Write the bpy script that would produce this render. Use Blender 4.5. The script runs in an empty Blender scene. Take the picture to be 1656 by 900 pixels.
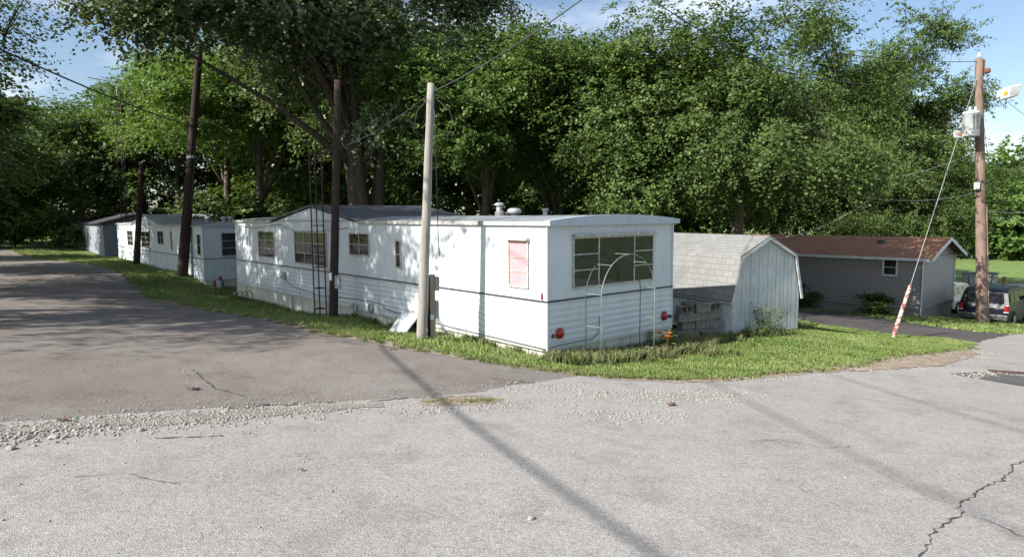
import bpy, math, random
import numpy as np
from mathutils import Vector
from mathutils.geometry import delaunay_2d_cdt
random.seed(7)
SC = bpy.context.scene; COL = SC.collection
R = math.radians

# ------------------------------------------------------------------ camera, sky, sun, exposure
F_PX, PITCH, ROLL, CAM_Z = 1045.0, R(5.55), math.atan(0.00613), 2.6
cam = bpy.data.cameras.new('camera'); camo = bpy.data.objects.new('camera', cam); COL.objects.link(camo)
camo.location = (0, 0, CAM_Z)
camo.rotation_mode = 'XYZ'
from mathutils import Matrix
fw = Vector((0, math.cos(PITCH), -math.sin(PITCH))); up0 = Vector((0, math.sin(PITCH), math.cos(PITCH)))
rt = Vector((1, 0, 0))*math.cos(ROLL) - up0*math.sin(ROLL); up = up0*math.cos(ROLL) + Vector((1, 0, 0))*math.sin(ROLL)
m = Matrix((rt, up, -fw)).transposed().to_4x4(); m.translation = camo.location; camo.matrix_world = m
cam.sensor_width = 36; cam.lens = 36*F_PX/1656; cam.clip_start = .1; cam.clip_end = 3000
SC.camera = camo
SUN_AZ = math.atan2(-.855, -.518); SUN_EL = R(36)
w = bpy.data.worlds.new('World'); SC.world = w; w.use_nodes = True
nt = w.node_tree; bg = nt.nodes['Background']; sky = nt.nodes.new('ShaderNodeTexSky')
sky.sky_type = 'NISHITA'; sky.sun_disc = False; sky.sun_elevation = SUN_EL; sky.sun_rotation = SUN_AZ
sky.air_density = 1.0; sky.dust_density = 1.0; sky.ozone_density = 1.5
tc = nt.nodes.new('ShaderNodeTexCoord'); mp = nt.nodes.new('ShaderNodeMapping'); mp.inputs['Scale'].default_value = (1, 1, 3.2)
nz = nt.nodes.new('ShaderNodeTexNoise'); nz.inputs['Scale'].default_value = 2.1; nz.inputs['Detail'].default_value = 8; nz.inputs['Roughness'].default_value = .58
rp = nt.nodes.new('ShaderNodeValToRGB'); rp.color_ramp.elements[0].position = .47; rp.color_ramp.elements[1].position = .72
mx = nt.nodes.new('ShaderNodeMix'); mx.data_type = 'RGBA'; mx.inputs[7].default_value = (8.5, 8.8, 9.4, 1)
L = nt.links.new
L(tc.outputs['Generated'], mp.inputs[0]); L(mp.outputs[0], nz.inputs['Vector']); L(nz.outputs[0], rp.inputs[0])
L(rp.outputs[0], mx.inputs[0]); L(sky.outputs[0], mx.inputs[6]); L(mx.outputs[2], bg.inputs[0])
bg.inputs[1].default_value = .078
sun = bpy.data.lights.new('sun', 'SUN'); sun.energy = 4.8; sun.angle = R(.53); sun.color = (1, .95, .87)
suno = bpy.data.objects.new('sun', sun); COL.objects.link(suno)
sdir = Vector((math.sin(SUN_AZ)*math.cos(SUN_EL), math.cos(SUN_AZ)*math.cos(SUN_EL), math.sin(SUN_EL)))
suno.rotation_euler = sdir.to_track_quat('Z', 'Y').to_euler(); suno.location = (-20, -12, 30)
SC.render.engine = 'CYCLES'
SC.view_settings.view_transform = 'Standard'; SC.view_settings.look = 'None'; SC.view_settings.gamma = 1
SC.view_settings.exposure = 1.1
SC.cycles.max_bounces = 6; SC.cycles.transparent_max_bounces = 8

# ------------------------------------------------------------------ ground height
def _sm(a, b, x): t = np.clip((x-a)/(b-a), 0, 1); return t*t*(3-2*t)
def base_h(x, y):
    p = .95 - .0498*x - .075*y
    lo = -1.8 - .95*np.tanh((-1.8-p)/.95); p = np.where(p < -1.8, lo, p)
    hi = .95 + .4*np.tanh((p-.95)/.4); p = np.where(p > .95, hi, p)
    wl = _sm(-6, -24, x)
    return p*(1-wl) + .15*wl
CP = np.array([(-1.72,12.3,.24),(.64,11.68,-.08),(2.1,12.7,-.24),(-2.2,15.1,-.2),(-4.62,16.5,.02),(-4.9,18.3,-.36),(-7.2,20.9,-.46),(-10.2,24.4,-.52),(-3.9,14.0,.12),
 (-6.9,16.8,.08),(-12,21.2,.03),(-14.8,29,.05),(-13.0,27.4,-.36),(-19.5,35,.02),(-26,41.6,.05),(-29.6,47,-.3),(-38,50,.15),(-55,75,.2),(-30,30,.25),
 (-20,15,.5),(-5.5,6.75,.66),(1.6,9.5,.14),(4.2,10.1,-.02),(6.1,11.3,-.2),(11.3,16,-.8),(16.6,20.7,-1.4),(0,0,.95),(5,3,.55),(-5,2,1.0),
 (3.6,14.2,-.32),(5.3,15.5,-.34),(7.5,17,-.45),(18.4,25,-1.74),(17.8,28,-1.95),(11,18.5,-1.03),(8,25,-1.2),(22.5,29.5,-2.5),(2,5,.5),(-2,9,.38)])
def _rbf(P, r, s, lam):
    K = np.exp(-((P[:, None, :2]-P[None, :, :2])**2).sum(2)/(2*s*s)); return np.linalg.solve(K + lam*np.eye(len(P)), r)
_r = CP[:, 2]-base_h(CP[:, 0], CP[:, 1]); _w1 = _rbf(CP, _r, 11., .25)
def _ev(x, y, wt, s):
    o = np.zeros(np.shape(x))
    for (a, b, _), k in zip(CP, wt): o = o + k*np.exp(-((x-a)**2+(y-b)**2)/(2*s*s))
    return o
_r2 = _r-_ev(CP[:, 0], CP[:, 1], _w1, 11.); _w2 = _rbf(CP, _r2, 1.8, .1)
def h(x, y):
    x = np.asarray(x, float); y = np.asarray(y, float)
    return base_h(x, y) + _ev(x, y, _w1, 11.) + _ev(x, y, _w2, 1.8)
def ray(px, py):
    return fw + rt*((px-828)/F_PX) - up*((py-450)/F_PX)
def at(px, py, Y):
    d = ray(px, py); return Vector((0, 0, CAM_Z)) + d*(Y/d.y)
def G(px, py):
    d = ray(px, py); k = 1.0
    while k < 400:
        p = Vector((0, 0, CAM_Z)) + d*k
        if p.z < float(h(p.x, p.y)): break
        k += .05 + k*.002
    return (p.x, p.y)

# ------------------------------------------------------------------ helpers
def tag(o, label=None, cat=None, group=None, kind=None):
    if label: o['label'] = label
    if cat: o['category'] = cat
    if group: o['group'] = group
    if kind: o['kind'] = kind
    return o
def empty(name, loc, rz=0, label=None, cat=None, group=None):
    o = bpy.data.objects.new(name, None); COL.objects.link(o); o.location = loc; o.rotation_euler = (0, 0, rz)
    o.empty_display_size = .2
    return tag(o, label, cat, group)
def link_mesh(me, name, parent=None, kind=None):
    o = bpy.data.objects.new(name, me); COL.objects.link(o)
    if parent: o.parent = parent
    if kind: o['kind'] = kind
    return o
class MB:
    def __init__(s): s.v = []; s.f = []
    def add(s, vs, fs):
        n = len(s.v); s.v += [tuple(v) for v in vs]; s.f += [tuple(i+n for i in f) for f in fs]
    def box(s, x0, x1, y0, y1, z0, z1):
        s.add([(x0,y0,z0),(x1,y0,z0),(x1,y1,z0),(x0,y1,z0),(x0,y0,z1),(x1,y0,z1),(x1,y1,z1),(x0,y1,z1)],
              [(0,3,2,1),(4,5,6,7),(0,1,5,4),(1,2,6,5),(2,3,7,6),(3,0,4,7)])
    def bar(s, a, b, wd, ht, upv=(0, 0, 1)):
        a = Vector(a); b = Vector(b); d = (b-a).normalized(); u = Vector(upv)
        sd = d.cross(u)
        if sd.length < 1e-4: sd = d.cross(Vector((1, 0, 0)))
        sd.normalize(); u = sd.cross(d); sd *= wd/2; u *= ht/2
        vs = [p+i*sd+j*u for p in (a, b) for i, j in ((-1,-1),(1,-1),(1,1),(-1,1))]
        s.add(vs, [(0,1,2,3),(7,6,5,4),(0,4,5,1),(1,5,6,2),(2,6,7,3),(3,7,4,0)])
    def tube(s, pts, r, n=8, caps=True):
        pts = [Vector(p) for p in pts]; rs = r if isinstance(r, (list, tuple)) else [r]*len(pts)
        vs = []; ref = Vector((.13, .27, .95)).normalized(); prev = None
        for i, p in enumerate(pts):
            d = (pts[min(i+1, len(pts)-1)]-pts[max(i-1, 0)]).normalized()
            if prev is None:
                a = d.cross(ref)
                if a.length < .05: a = d.cross(Vector((1, 0, 0)))
            else: a = prev-d*prev.dot(d)
            a.normalize(); prev = a; b = d.cross(a)
            for k in range(n):
                t = 2*math.pi*k/n; vs.append(p+(a*math.cos(t)+b*math.sin(t))*rs[i])
        fs = [(i*n+k, i*n+(k+1)%n, (i+1)*n+(k+1)%n, (i+1)*n+k) for i in range(len(pts)-1) for k in range(n)]
        if caps: fs += [tuple(range(n))[::-1], tuple((len(pts)-1)*n+k for k in range(n))]
        s.add(vs, fs)
    def lathe(s, prof, n=20, c=(0, 0, 0)):
        s.tube_prof(prof, n, c)
    def tube_prof(s, prof, n, c):
        vs = [(c[0]+r*math.cos(2*math.pi*k/n), c[1]+r*math.sin(2*math.pi*k/n), c[2]+z) for r, z in prof for k in range(n)]
        fs = [(i*n+k, i*n+(k+1)%n, (i+1)*n+(k+1)%n, (i+1)*n+k) for i in range(len(prof)-1) for k in range(n)]
        fs += [tuple(range(n))[::-1], tuple((len(prof)-1)*n+k for k in range(n))]
        s.add(vs, fs)
    def prism(s, poly, axis, a, b):   # poly in the two other axes
        n = len(poly)
        def mk(p, t): return {'x': (t, p[0], p[1]), 'y': (p[0], t, p[1]), 'z': (p[0], p[1], t)}[axis]
        s.add([mk(p, a) for p in poly]+[mk(p, b) for p in poly],
              [tuple(range(n)), tuple(range(2*n-1, n-1, -1))]+[(i, i+n, (i+1)%n+n, (i+1)%n) for i in range(n)])
    def build(s, name, mat, parent=None, smooth=False, bevel=0, kind=None):
        me = bpy.data.meshes.new(name); me.from_pydata(s.v, [], s.f); me.materials.append(mat)
        if smooth: me.polygons.foreach_set('use_smooth', [True]*len(me.polygons))
        me.update(); o = link_mesh(me, name, parent, kind)
        if bevel:
            b = o.modifiers.new('b', 'BEVEL'); b.width = bevel; b.segments = 2; b.limit_method = 'ANGLE'
        return o
def np_mesh(name, V, Fq, mat, tint=None, smooth=False):
    """V (n,3), Fq (m,k) int array of k-gons"""
    me = bpy.data.meshes.new(name); n, (mm, k) = len(V), Fq.shape
    me.vertices.add(n); me.vertices.foreach_set('co', V.astype(np.float32).ravel())
    me.loops.add(mm*k); me.loops.foreach_set('vertex_index', Fq.astype(np.int32).ravel())
    me.polygons.add(mm); me.polygons.foreach_set('loop_start', np.arange(0, mm*k, k, dtype=np.int32))
    me.polygons.foreach_set('loop_total', np.full(mm, k, dtype=np.int32))
    if tint is not None:
        a = me.attributes.new('tint', 'FLOAT', 'POINT'); a.data.foreach_set('value', tint.astype(np.float32))
    me.materials.append(mat); me.update(calc_edges=True)
    if smooth: me.polygons.foreach_set('use_smooth', np.ones(mm, bool))
    return me
def dup(root, loc=None, rz=None, scale=None, label=None, group=None, cat=None):
    r = root.copy(); COL.objects.link(r)
    if loc is not None: r.location = loc
    if rz is not None: r.rotation_euler = (0, 0, rz)
    if scale is not None: r.scale = scale if isinstance(scale, tuple) else (scale,)*3
    if label: r['label'] = label
    if group: r['group'] = group
    for ch in list(root.children):
        c = ch.copy(); COL.objects.link(c); c.parent = r
        for g in list(ch.children):
            d = g.copy(); COL.objects.link(d); d.parent = c
    return r

# ------------------------------------------------------------------ materials
class NM:
    def __init__(s, name):
        s.m = bpy.data.materials.new(name); s.m.use_nodes = True; s.t = s.m.node_tree
        s.b = s.t.nodes['Principled BSDF']; s.tc = s.t.nodes.new('ShaderNodeTexCoord')
    def n(s, ty, **k):
        o = s.t.nodes.new('ShaderNode'+ty)
        for a, v in k.items():
            if hasattr(o, a) and a not in ('Scale',): setattr(o, a, v)
        return o
    def vec(s, sc=(1, 1, 1), coord='Object'):
        mp = s.n('Mapping'); mp.inputs['Scale'].default_value = sc; s.t.links.new(s.tc.outputs[coord], mp.inputs[0]); return mp.outputs[0]
    def noise(s, scale, detail=4, rough=.55, v=None):
        o = s.n('TexNoise'); o.inputs['Scale'].default_value = scale; o.inputs['Detail'].default_value = detail; o.inputs['Roughness'].default_value = rough
        s.t.links.new(v or s.tc.outputs['Object'], o.inputs['Vector']); return o.outputs[0]
    def voro(s, scale, feature='F1', v=None, out='Distance'):
        o = s.n('TexVoronoi'); o.feature = feature; o.inputs['Scale'].default_value = scale
        s.t.links.new(v or s.tc.outputs['Object'], o.inputs['Vector']); return o.outputs[out]
    def ramp(s, x, stops):
        o = s.n('ValToRGB'); e = o.color_ramp.elements
        while len(e) < len(stops): e.new(.5)
        for q, (p, c) in zip(e, stops):
            q.position = p; q.color = (c, c, c, 1) if isinstance(c, (int, float)) else (*c, 1)
        s.t.links.new(x, o.inputs[0]); return o.outputs[0]
    def mix(s, f, a, b, bt='MIX'):
        o = s.n('Mix'); o.data_type = 'RGBA'; o.blend_type = bt
        for i, x in ((0, f), (6, a), (7, b)):
            if isinstance(x, (int, float)): o.inputs[i].default_value = x if i == 0 else (x, x, x, 1)
            elif isinstance(x, tuple): o.inputs[i].default_value = (*x, 1)
            else: s.t.links.new(x, o.inputs[i])
        return o.outputs[2]
    def math(s, op, a, b=0.):
        o = s.n('Math'); o.operation = op
        for i, x in enumerate((a, b)):
            if isinstance(x, (int, float)): o.inputs[i].default_value = x
            else: s.t.links.new(x, o.inputs[i])
        return o.outputs[0]
    def sep(s, v=None):
        o = s.n('SeparateXYZ'); s.t.links.new(v or s.tc.outputs['Object'], o.inputs[0]); return o.outputs
    def col(s, c):
        if isinstance(c, tuple): s.b.inputs['Base Color'].default_value = (*c, 1)
        else: s.t.links.new(c, s.b.inputs['Base Color'])
    def bump(s, x, st=.3, d=.01):
        o = s.n('Bump'); o.inputs['Strength'].default_value = st; o.inputs['Distance'].default_value = d
        s.t.links.new(x, o.inputs['Height']); s.t.links.new(o.outputs[0], s.b.inputs['Normal'])
    def done(s, rough=.6, metal=0, spec=.5):
        s.b.inputs['Roughness'].default_value = rough; s.b.inputs['Metallic'].default_value = metal
        s.b.inputs['Specular IOR Level'].default_value = spec
        return s.m
def simple(name, c, c2=None, scale=6, rough=.6, metal=0, bump=0, spec=.5, sc=(1, 1, 1), lo=.35, hi=.65):
    k = NM(name); c2 = c2 or tuple(x*.75 for x in c)
    n = k.noise(scale, 6, .6, k.vec(sc)); k.col(k.ramp(n, [(lo, c2), (hi, c)]))
    if bump: k.bump(n, bump, .01)
    return k.done(rough, metal, spec)

def asphalt(name, lite, dark, tintc, patch):
    k = NM(name)
    ag = k.voro(120); agc = k.voro(120, out='Color')
    big = k.noise(.55, 6, .62); mid = k.noise(4.5, 6, .65); fine = k.noise(170, 3, .7)
    sp = k.n('SeparateColor'); k.t.links.new(agc, sp.inputs[0])
    stone = k.ramp(sp.outputs[0], [(0., dark), (.25, tuple(.55*a+.45*b for a, b in zip(lite, dark))), (.6, lite), (.97, tuple(min(1, x*1.45) for x in lite))])
    c = k.mix(k.ramp(ag, [(.28, 0.), (.62, 1.)]), stone, dark)
    c = k.mix(.45, c, k.ramp(fine, [(.3, dark), (.7, tuple(x*1.25 for x in lite))]))
    c = k.mix(k.ramp(big, [(.35, 0.), (.68, patch)]), c, tintc, 'MULTIPLY')
    c = k.mix(k.ramp(mid, [(.42, 0.), (.75, .35)]), c, (.62, .6, .58), 'MULTIPLY')
    m2 = k.noise(28, 4, .75); c = k.mix(k.ramp(m2, [(.45, 0.), (.7, .55)]), c, (.45, .42, .4), 'MULTIPLY')
    m3 = k.noise(1.6, 8, .7); c = k.mix(k.ramp(m3, [(.53, 0.), (.6, .3), (.75, .5)]), c, (.62, .59, .57), 'MULTIPLY')
    wv = k.n('VectorMath'); wv.operation = 'ADD'; nn = k.n('TexNoise'); nn.inputs['Scale'].default_value = 2.2; nn.inputs['Detail'].default_value = 6; k.t.links.new(k.tc.outputs['Object'], nn.inputs['Vector']); k.t.links.new(k.tc.outputs['Object'], wv.inputs[0]); k.t.links.new(nn.outputs['Color'], wv.inputs[1]); v4 = k.voro(.7, 'DISTANCE_TO_EDGE', wv.outputs[0]); c = k.mix(k.math('MULTIPLY', k.ramp(v4, [(.0, 1.), (.006, .0)]), k.ramp(big, [(.45, 0.), (.6, .45)])), c, (.3, .28, .26), 'MULTIPLY')
    k.col(c)
    k.bump(k.mix(.5, ag, fine), .8, .008)
    return k.done(.9, 0, .25)
M = {}
M['road'] = asphalt('road asphalt', (.47, .455, .435), (.18, .172, .165), (.84, .83, .82), .6)
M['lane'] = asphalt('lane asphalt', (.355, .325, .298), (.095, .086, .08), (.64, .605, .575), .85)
M['drive'] = asphalt('drive asphalt', (.14, .13, .13), (.05, .045, .045), (.6, .6, .6), .7)
M['patch'] = asphalt('patch asphalt', (.15, .15, .15), (.06, .06, .06), (.8, .8, .8), .5)
def ground_mat():
    k = NM('grassy earth')
    n1 = k.noise(.9, 6, .6); n2 = k.noise(14, 5, .7); n3 = k.noise(70, 3, .7)
    g = k.ramp(n2, [(.3, (.06, .09, .02)), (.55, (.12, .16, .04)), (.8, (.2, .22, .07))])
    d = k.ramp(n3, [(.3, (.11, .085, .055)), (.7, (.26, .21, .15))])
    k.col(k.mix(k.ramp(n1, [(.56, 0.), (.68, .75)]), g, d)); k.bump(n3, .6, .02)
    return k.done(.95, 0, .2)
M['ground'] = ground_mat()
def dirt_mat():
    k = NM('dirt and fine gravel')
    v = k.voro(45, out='Color'); sp = k.n('SeparateColor'); k.t.links.new(v, sp.inputs[0])
    n = k.noise(3, 5, .6); d = k.voro(45)
    c = k.ramp(sp.outputs[0], [(0., (.15, .11, .075)), (.5, (.25, .2, .15)), (.95, (.42, .38, .32))])
    k.col(k.mix(k.ramp(n, [(.4, 0.), (.65, .7)]), c, (.17, .12, .08))); k.bump(d, .6, .01)
    return k.done(.95, 0, .2)
M['dirt'] = dirt_mat()
M['grit'] = asphalt('loose grit', (.40, .375, .34), (.12, .11, .10), (.7, .66, .6), .8)
def blade_mat(name, a, b, c):
    k = NM(name); at_ = k.n('Attribute'); at_.attribute_name = 'tint'
    big = k.noise(.8, 4, .6)
    col = k.ramp(at_.outputs['Fac'], [(0., a), (.6, b), (1., c)])
    col = k.mix(k.ramp(big, [(.4, 0.), (.7, .55)]), col, c)
    k.col(col); tr = k.n('BsdfTranslucent'); k.t.links.new(col, tr.inputs[0]); ms = k.n('MixShader'); ms.inputs[0].default_value = .3
    k.t.links.new(k.b.outputs[0], ms.inputs[1]); k.t.links.new(tr.outputs[0], ms.inputs[2])
    k.t.links.new(ms.outputs[0], k.t.nodes['Material Output'].inputs[0])
    return k.done(.6, 0, .3)
M['blade'] = blade_mat('grass blade', (.07, .125, .025), (.175, .26, .065), (.36, .38, .16))
M['tuft'] = blade_mat('long grass', (.06, .10, .025), (.15, .20, .06), (.34, .31, .17))
def leaf_mat(name, a, b, c, rough=.45, spec=.5, tr_=.3):
    k = NM(name); at_ = k.n('Attribute'); at_.attribute_name = 'tint'
    col = k.ramp(at_.outputs['Fac'], [(0., a), (.55, b), (1., c)])
    oi = k.n('ObjectInfo'); hs = k.n('HueSaturation'); k.t.links.new(col, hs.inputs['Color'])
    k.t.links.new(k.math('ADD', k.math('MULTIPLY', oi.outputs['Random'], .4), .8), hs.inputs['Value']); col = hs.outputs[0]
    k.col(col); tr = k.n('BsdfTranslucent'); k.t.links.new(k.mix(1., col, (1.5, 1.6, .7), 'MULTIPLY'), tr.inputs[0])
    ms = k.n('MixShader'); ms.inputs[0].default_value = tr_
    k.t.links.new(k.b.outputs[0], ms.inputs[1]); k.t.links.new(tr.outputs[0], ms.inputs[2])
    k.t.links.new(ms.outputs[0], k.t.nodes['Material Output'].inputs[0])
    return k.done(rough, 0, spec)
M['leaf_dark'] = leaf_mat('cottonwood leaf', (.07, .10, .048), (.135, .175, .09), (.25, .29, .18), .38, .4, .22)
M['leaf_mid'] = leaf_mat('maple leaf', (.046, .082, .02), (.088, .138, .036), (.155, .195, .065), .5, .25, .28)
M['leaf_lite'] = leaf_mat('ash leaf', (.055, .10, .02), (.095, .155, .035), (.15, .205, .06), .5, .25, .32)
M['leaf_far'] = leaf_mat('far leaf', (.06, .11, .025), (.10, .17, .04), (.15, .23, .07), .6, .3, .35)
def bark_mat():
    k = NM('bark'); n = k.noise(5, 6, .7, k.vec((3, 3, .5))); k.col(k.ramp(n, [(.3, (.05, .042, .035)), (.7, (.17, .145, .12))])); k.bump(n, .8, .04); return k.done(.95, 0, .2)
M['bark'] = bark_mat()
def siding(name, base, stain, grime=.5, low=False):
    k = NM(name); v = k.vec((1.2, 1.2, .25)); s1 = k.noise(3.2, 7, .65, v); s2 = k.noise(14, 5, .7); z = k.sep()[2]
    c = k.mix(k.ramp(s1, [(.5, 0.), (.78, grime)]), base, stain)
    c = k.mix(k.ramp(s2, [(.62, 0.), (.8, .3*grime)]), c, (.3, .25, .2))
    st = k.noise(9, 5, .75, k.vec((1.5, 1.5, .12))); c = k.mix(k.ramp(st, [(.58, 0.), (.72, .45*grime)]), c, tuple(x*.55 for x in stain))
    ru = k.noise(2.2, 8, .8, k.vec((2, 2, .5))); c = k.mix(k.ramp(ru, [(.68, 0.), (.74, .5*grime)]), c, (.3, .17, .09))
    if low: c = k.mix(k.math('MULTIPLY', k.ramp(z, [(.1, .55), (.35, 0.)]), k.ramp(s2, [(.4, .2), (.6, 1.)])), c, (.34, .33, .22))
    k.col(c); return k.done(.5, 0, .4)
M['white'] = siding('white painted metal', (.57, .62, .65), (.42, .46, .45), .6)
M['white_low'] = siding('white lower metal', (.57, .62, .65), (.46, .5, .45), .6, True)
M['white2'] = siding('pale blue white metal', (.62, .68, .71), (.4, .46, .48), .5)
M['fascia'] = siding('weathered fascia', (.4, .4, .38), (.10, .09, .08), .9)
M['visor'] = siding('bluish visor metal', (.42, .47, .54), (.26, .29, .33), .7)
M['skirt'] = siding('skirt boards', (.58, .58, .5), (.22, .2, .14), .8)
M['alu'] = simple('aluminium frame', (.5, .5, .48), (.25, .24, .22), 12, .45, .3)
M['rustframe'] = simple('worn frame', (.55, .53, .48), (.28, .22, .16), 20, .6)
M['black'] = simple('black trim', (.03, .03, .035), None, 8, .6)
M['roofpale'] = siding('pale roof coating', (.24, .255, .28), (.11, .115, .12), .9)
M['rooftar'] = siding('dark roof tar', (.10, .105, .12), (.04, .04, .045), .8)
def glass_mat(name, c, rough=.04):
    k = NM(name); n = k.noise(1.6, 3); k.col(k.ramp(n, [(.4, c), (.65, tuple(x*1.8 for x in c))])); k.bump(k.noise(2.5, 2), .05, .02)
    return k.done(rough, 0, .6)
M['glass'] = glass_mat('window glass', (.018, .02, .022))
M['pink'] = simple('pink curtain', (.60, .285, .32), (.54, .25, .28), 3, .6)
M['red'] = simple('red lens', (.35, .02, .02), (.25, .01, .01), 5, .15)
def shingle(name, c, c2, mortar, wdt=.3, hgt=.14, rot=None, mossy=0):
    k = NM(name)
    b = k.n('TexBrick'); b.offset = .5
    b.inputs['Color1'].default_value = (*c, 1); b.inputs['Color2'].default_value = (*c2, 1); b.inputs['Mortar'].default_value = (*mortar, 1)
    b.inputs['Scale'].default_value = 1; b.inputs['Mortar Size'].default_value = .008; b.inputs['Brick Width'].default_value = wdt; b.inputs['Row Height'].default_value = hgt
    b.inputs['Bias'].default_value = 0
    k.t.links.new(k.tc.outputs['UV'], b.inputs['Vector'])
    n = k.noise(1.8, 6, .65, k.vec((1, 1, .6))); f = k.noise(90, 3, .7)
    col = k.mix(k.ramp(n, [(.45, 0.), (.75, .6)]), b.outputs[0], tuple(x*.55 for x in c))
    col = k.mix(.35, col, k.ramp(f, [(.3, .35), (.7, 1.3)]), 'MULTIPLY')
    k.col(col); k.bump(b.outputs['Fac'], -.6, .01); return k.done(.92, 0, .2)
M['shing_grey'] = shingle('grey shingles', (.235, .235, .23), (.205, .205, .20), (.14, .14, .135), .3, .15)
M['shing_brown'] = shingle('brown shingles', (.36, .19, .115), (.29, .155, .1), (.15, .09, .065), .35, .14)
M['shing_dark'] = shingle('charcoal shingles', (.075, .075, .085), (.06, .06, .07), (.02, .02, .02), .35, .14)
def boards_mat():
    k = NM('mildewed white boards'); s = k.noise(4, 7, .7, k.vec((5, 5, .6))); z = k.sep()[2]
    c = k.mix(k.ramp(s, [(.38, 0.), (.7, .75)]), (.62, .66, .65), (.33, .36, .34))
    b = k.noise(1.2, 4, .5); c = k.mix(k.math('MULTIPLY', k.ramp(b, [(.4, 0.), (.65, .55)]), k.ramp(z, [(.25, 0.), (.5, 1.)])), c, (.28, .3, .29))
    k.col(c); return k.done(.8, 0, .25)
M['shedwhite'] = boards_mat()
M['shedtrim'] = simple('shed trim', (.6, .63, .64), (.36, .36, .34), 6, .7)
M['vinyl'] = siding('taupe vinyl siding', (.265, .245, .235), (.19, .178, .17), .5)
M['vinylgrey'] = siding('grey siding', (.25, .28, .32), (.16, .18, .2), .5)
M['trimwhite'] = simple('white trim', (.7, .72, .74), (.5, .52, .53), 5, .5)
def wood_mat(name, a, b, sc=(9, 9, .35)):
    k = NM(name); n = k.noise(4, 7, .7, k.vec(sc)); g = k.noise(1.1, 4, .6)
    c = k.ramp(n, [(.25, a), (.72, b)]); k.col(k.mix(k.ramp(g, [(.4, 0.), (.7, .5)]), c, tuple(x*.8 for x in a))); k.bump(n, .7, .012); return k.done(.9, 0, .2)
M['pole_grey'] = wood_mat('silvered pole wood', (.15, .135, .12), (.40, .385, .36), (16, 16, .3))
M['pole_dark'] = wood_mat('shade darkened pole wood', (.02, .016, .014), (.065, .043, .036))  # dark reddish wood, darkened further so its colour holds the tree shade
M['pole_brown'] = wood_mat('weathered brown pole wood', (.10, .062, .048), (.33, .25, .205), (12, 12, .3))
M['plank'] = wood_mat('old plank', (.2, .16, .11), (.42, .36, .28))
M['steel'] = simple('galvanised steel', (.42, .43, .44), (.28, .28, .29), 9, .5, .4)
M['greybox'] = simple('grey enamel', (.33, .34, .35), (.24, .24, .24), 6, .5)
M['enamel'] = simple('pale grey enamel', (.6, .63, .64), (.45, .48, .48), 5, .4)
M['wire'] = simple('black cable', (.04, .04, .045), None, 5, .6)
M['wirelite'] = simple('aluminium cable', (.35, .35, .35), None, 5, .5, .3)
M['rust'] = simple('rust', (.22, .08, .04), (.1, .045, .03), 14, .85, 0, .4)
M['rustyellow'] = simple('peeling paint over rust', (.5, .44, .38), (.22, .07, .045), 11, .7, 0, .4, lo=.47, hi=.53)
M['tower'] = simple('rusty dark steel', (.06, .035, .03), (.03, .02, .02), 10, .8)
M['green_wire'] = simple('green coated wire', (.2, .27, .23), (.12, .16, .14), 8, .5)
M['dark_wire'] = simple('dark green wire', (.05, .08, .07), (.04, .05, .05), 8, .5)
M['block'] = simple('concrete block', (.24, .225, .19), (.13, .12, .1), 9, .95, 0, .5)  # colour lowered to hold the partial shade on the pile
M['brickdark'] = simple('brown brick', (.15, .11, .08), (.09, .07, .05), 9, .95, 0, .5)
M['dark'] = simple('dark void', (.012, .012, .012), None, 5, .9)
M['carpaint'] = simple('dark car paint', (.012, .013, .022), (.01, .011, .018), 2, .3, 0, 0, .12)
M['carwhite'] = simple('white car paint', (.7, .7, .72), (.66, .66, .68), 2, .2)
M['plastic'] = simple('grey bumper plastic', (.07, .07, .075), (.05, .05, .055), 4, .5)
M['tyre'] = simple('tyre rubber', (.025, .025, .025), None, 9, .85)
M['rim'] = simple('alloy rim', (.5, .5, .52), None, 5, .3, .8)
M['carglass'] = glass_mat('tinted car glass', (.012, .014, .018), .03)
M['orange'] = simple('orange petal', (.75, .26, .03), (.6, .16, .02), 9, .5)
M['stem'] = simple('plant stem', (.10, .16, .05), None, 9, .7)
M['sticker'] = simple('orange sticker', (.75, .32, .04), None, 9, .5)
M['stone'] = simple('limestone gravel', (.37, .35, .31), (.17, .16, .145), 17, .95, 0, .3)
M['leafbrown'] = simple('dead leaf', (.15, .075, .05), (.08, .05, .04), 30, .8)
M['meter'] = simple('grey green meter', (.2, .27, .24), None, 9, .5)
M['crack'] = simple('crack shadow soil', (.035, .03, .027), (.07, .06, .05), 20, .95)
M['concrete'] = simple('pale concrete', (.4, .38, .34), (.3, .28, .25), 3, .9)

# ------------------------------------------------------------------ ground, road, lane
def grid_mesh(name, xs, ys, dz, mat):
    X, Y = np.meshgrid(xs, ys); Z = h(X, Y)+dz; nx, ny = len(xs), len(ys)
    V = np.stack([X.ravel(), Y.ravel(), Z.ravel()], 1); i = np.arange(nx*ny).reshape(ny, nx)
    Fq = np.stack([i[:-1, :-1].ravel(), i[:-1, 1:].ravel(), i[1:, 1:].ravel(), i[1:, :-1].ravel()], 1)
    return np_mesh(name, V, Fq, mat, smooth=True)
def stretch(a, b, far, step):
    core = list(np.arange(a, b, step)); hi = []; v = b; s = step
    while v < far: hi.append(v); s *= 1.18; v += s
    lo = []; v = a-step; s = step
    while v > -far: lo.append(v); s *= 1.18; v -= s
    return np.array(lo[::-1]+core+hi+[far])
gm = grid_mesh('ground', stretch(-32, 26, 900, .3), stretch(-4, 40, 1500, .3), 0, M['ground'])
link_mesh(gm, 'ground', kind='structure')
def inside(poly, X, Y):
    c = np.zeros(X.shape, bool); n = len(poly)
    for i in range(n):
        x1, y1 = poly[i]; x2, y2 = poly[(i+1) % n]
        if y1 == y2: continue
        c ^= ((y1 > Y) != (y2 > Y)) & (X < (x2-x1)*(Y-y1)/(y2-y1)+x1)
    return c
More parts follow.
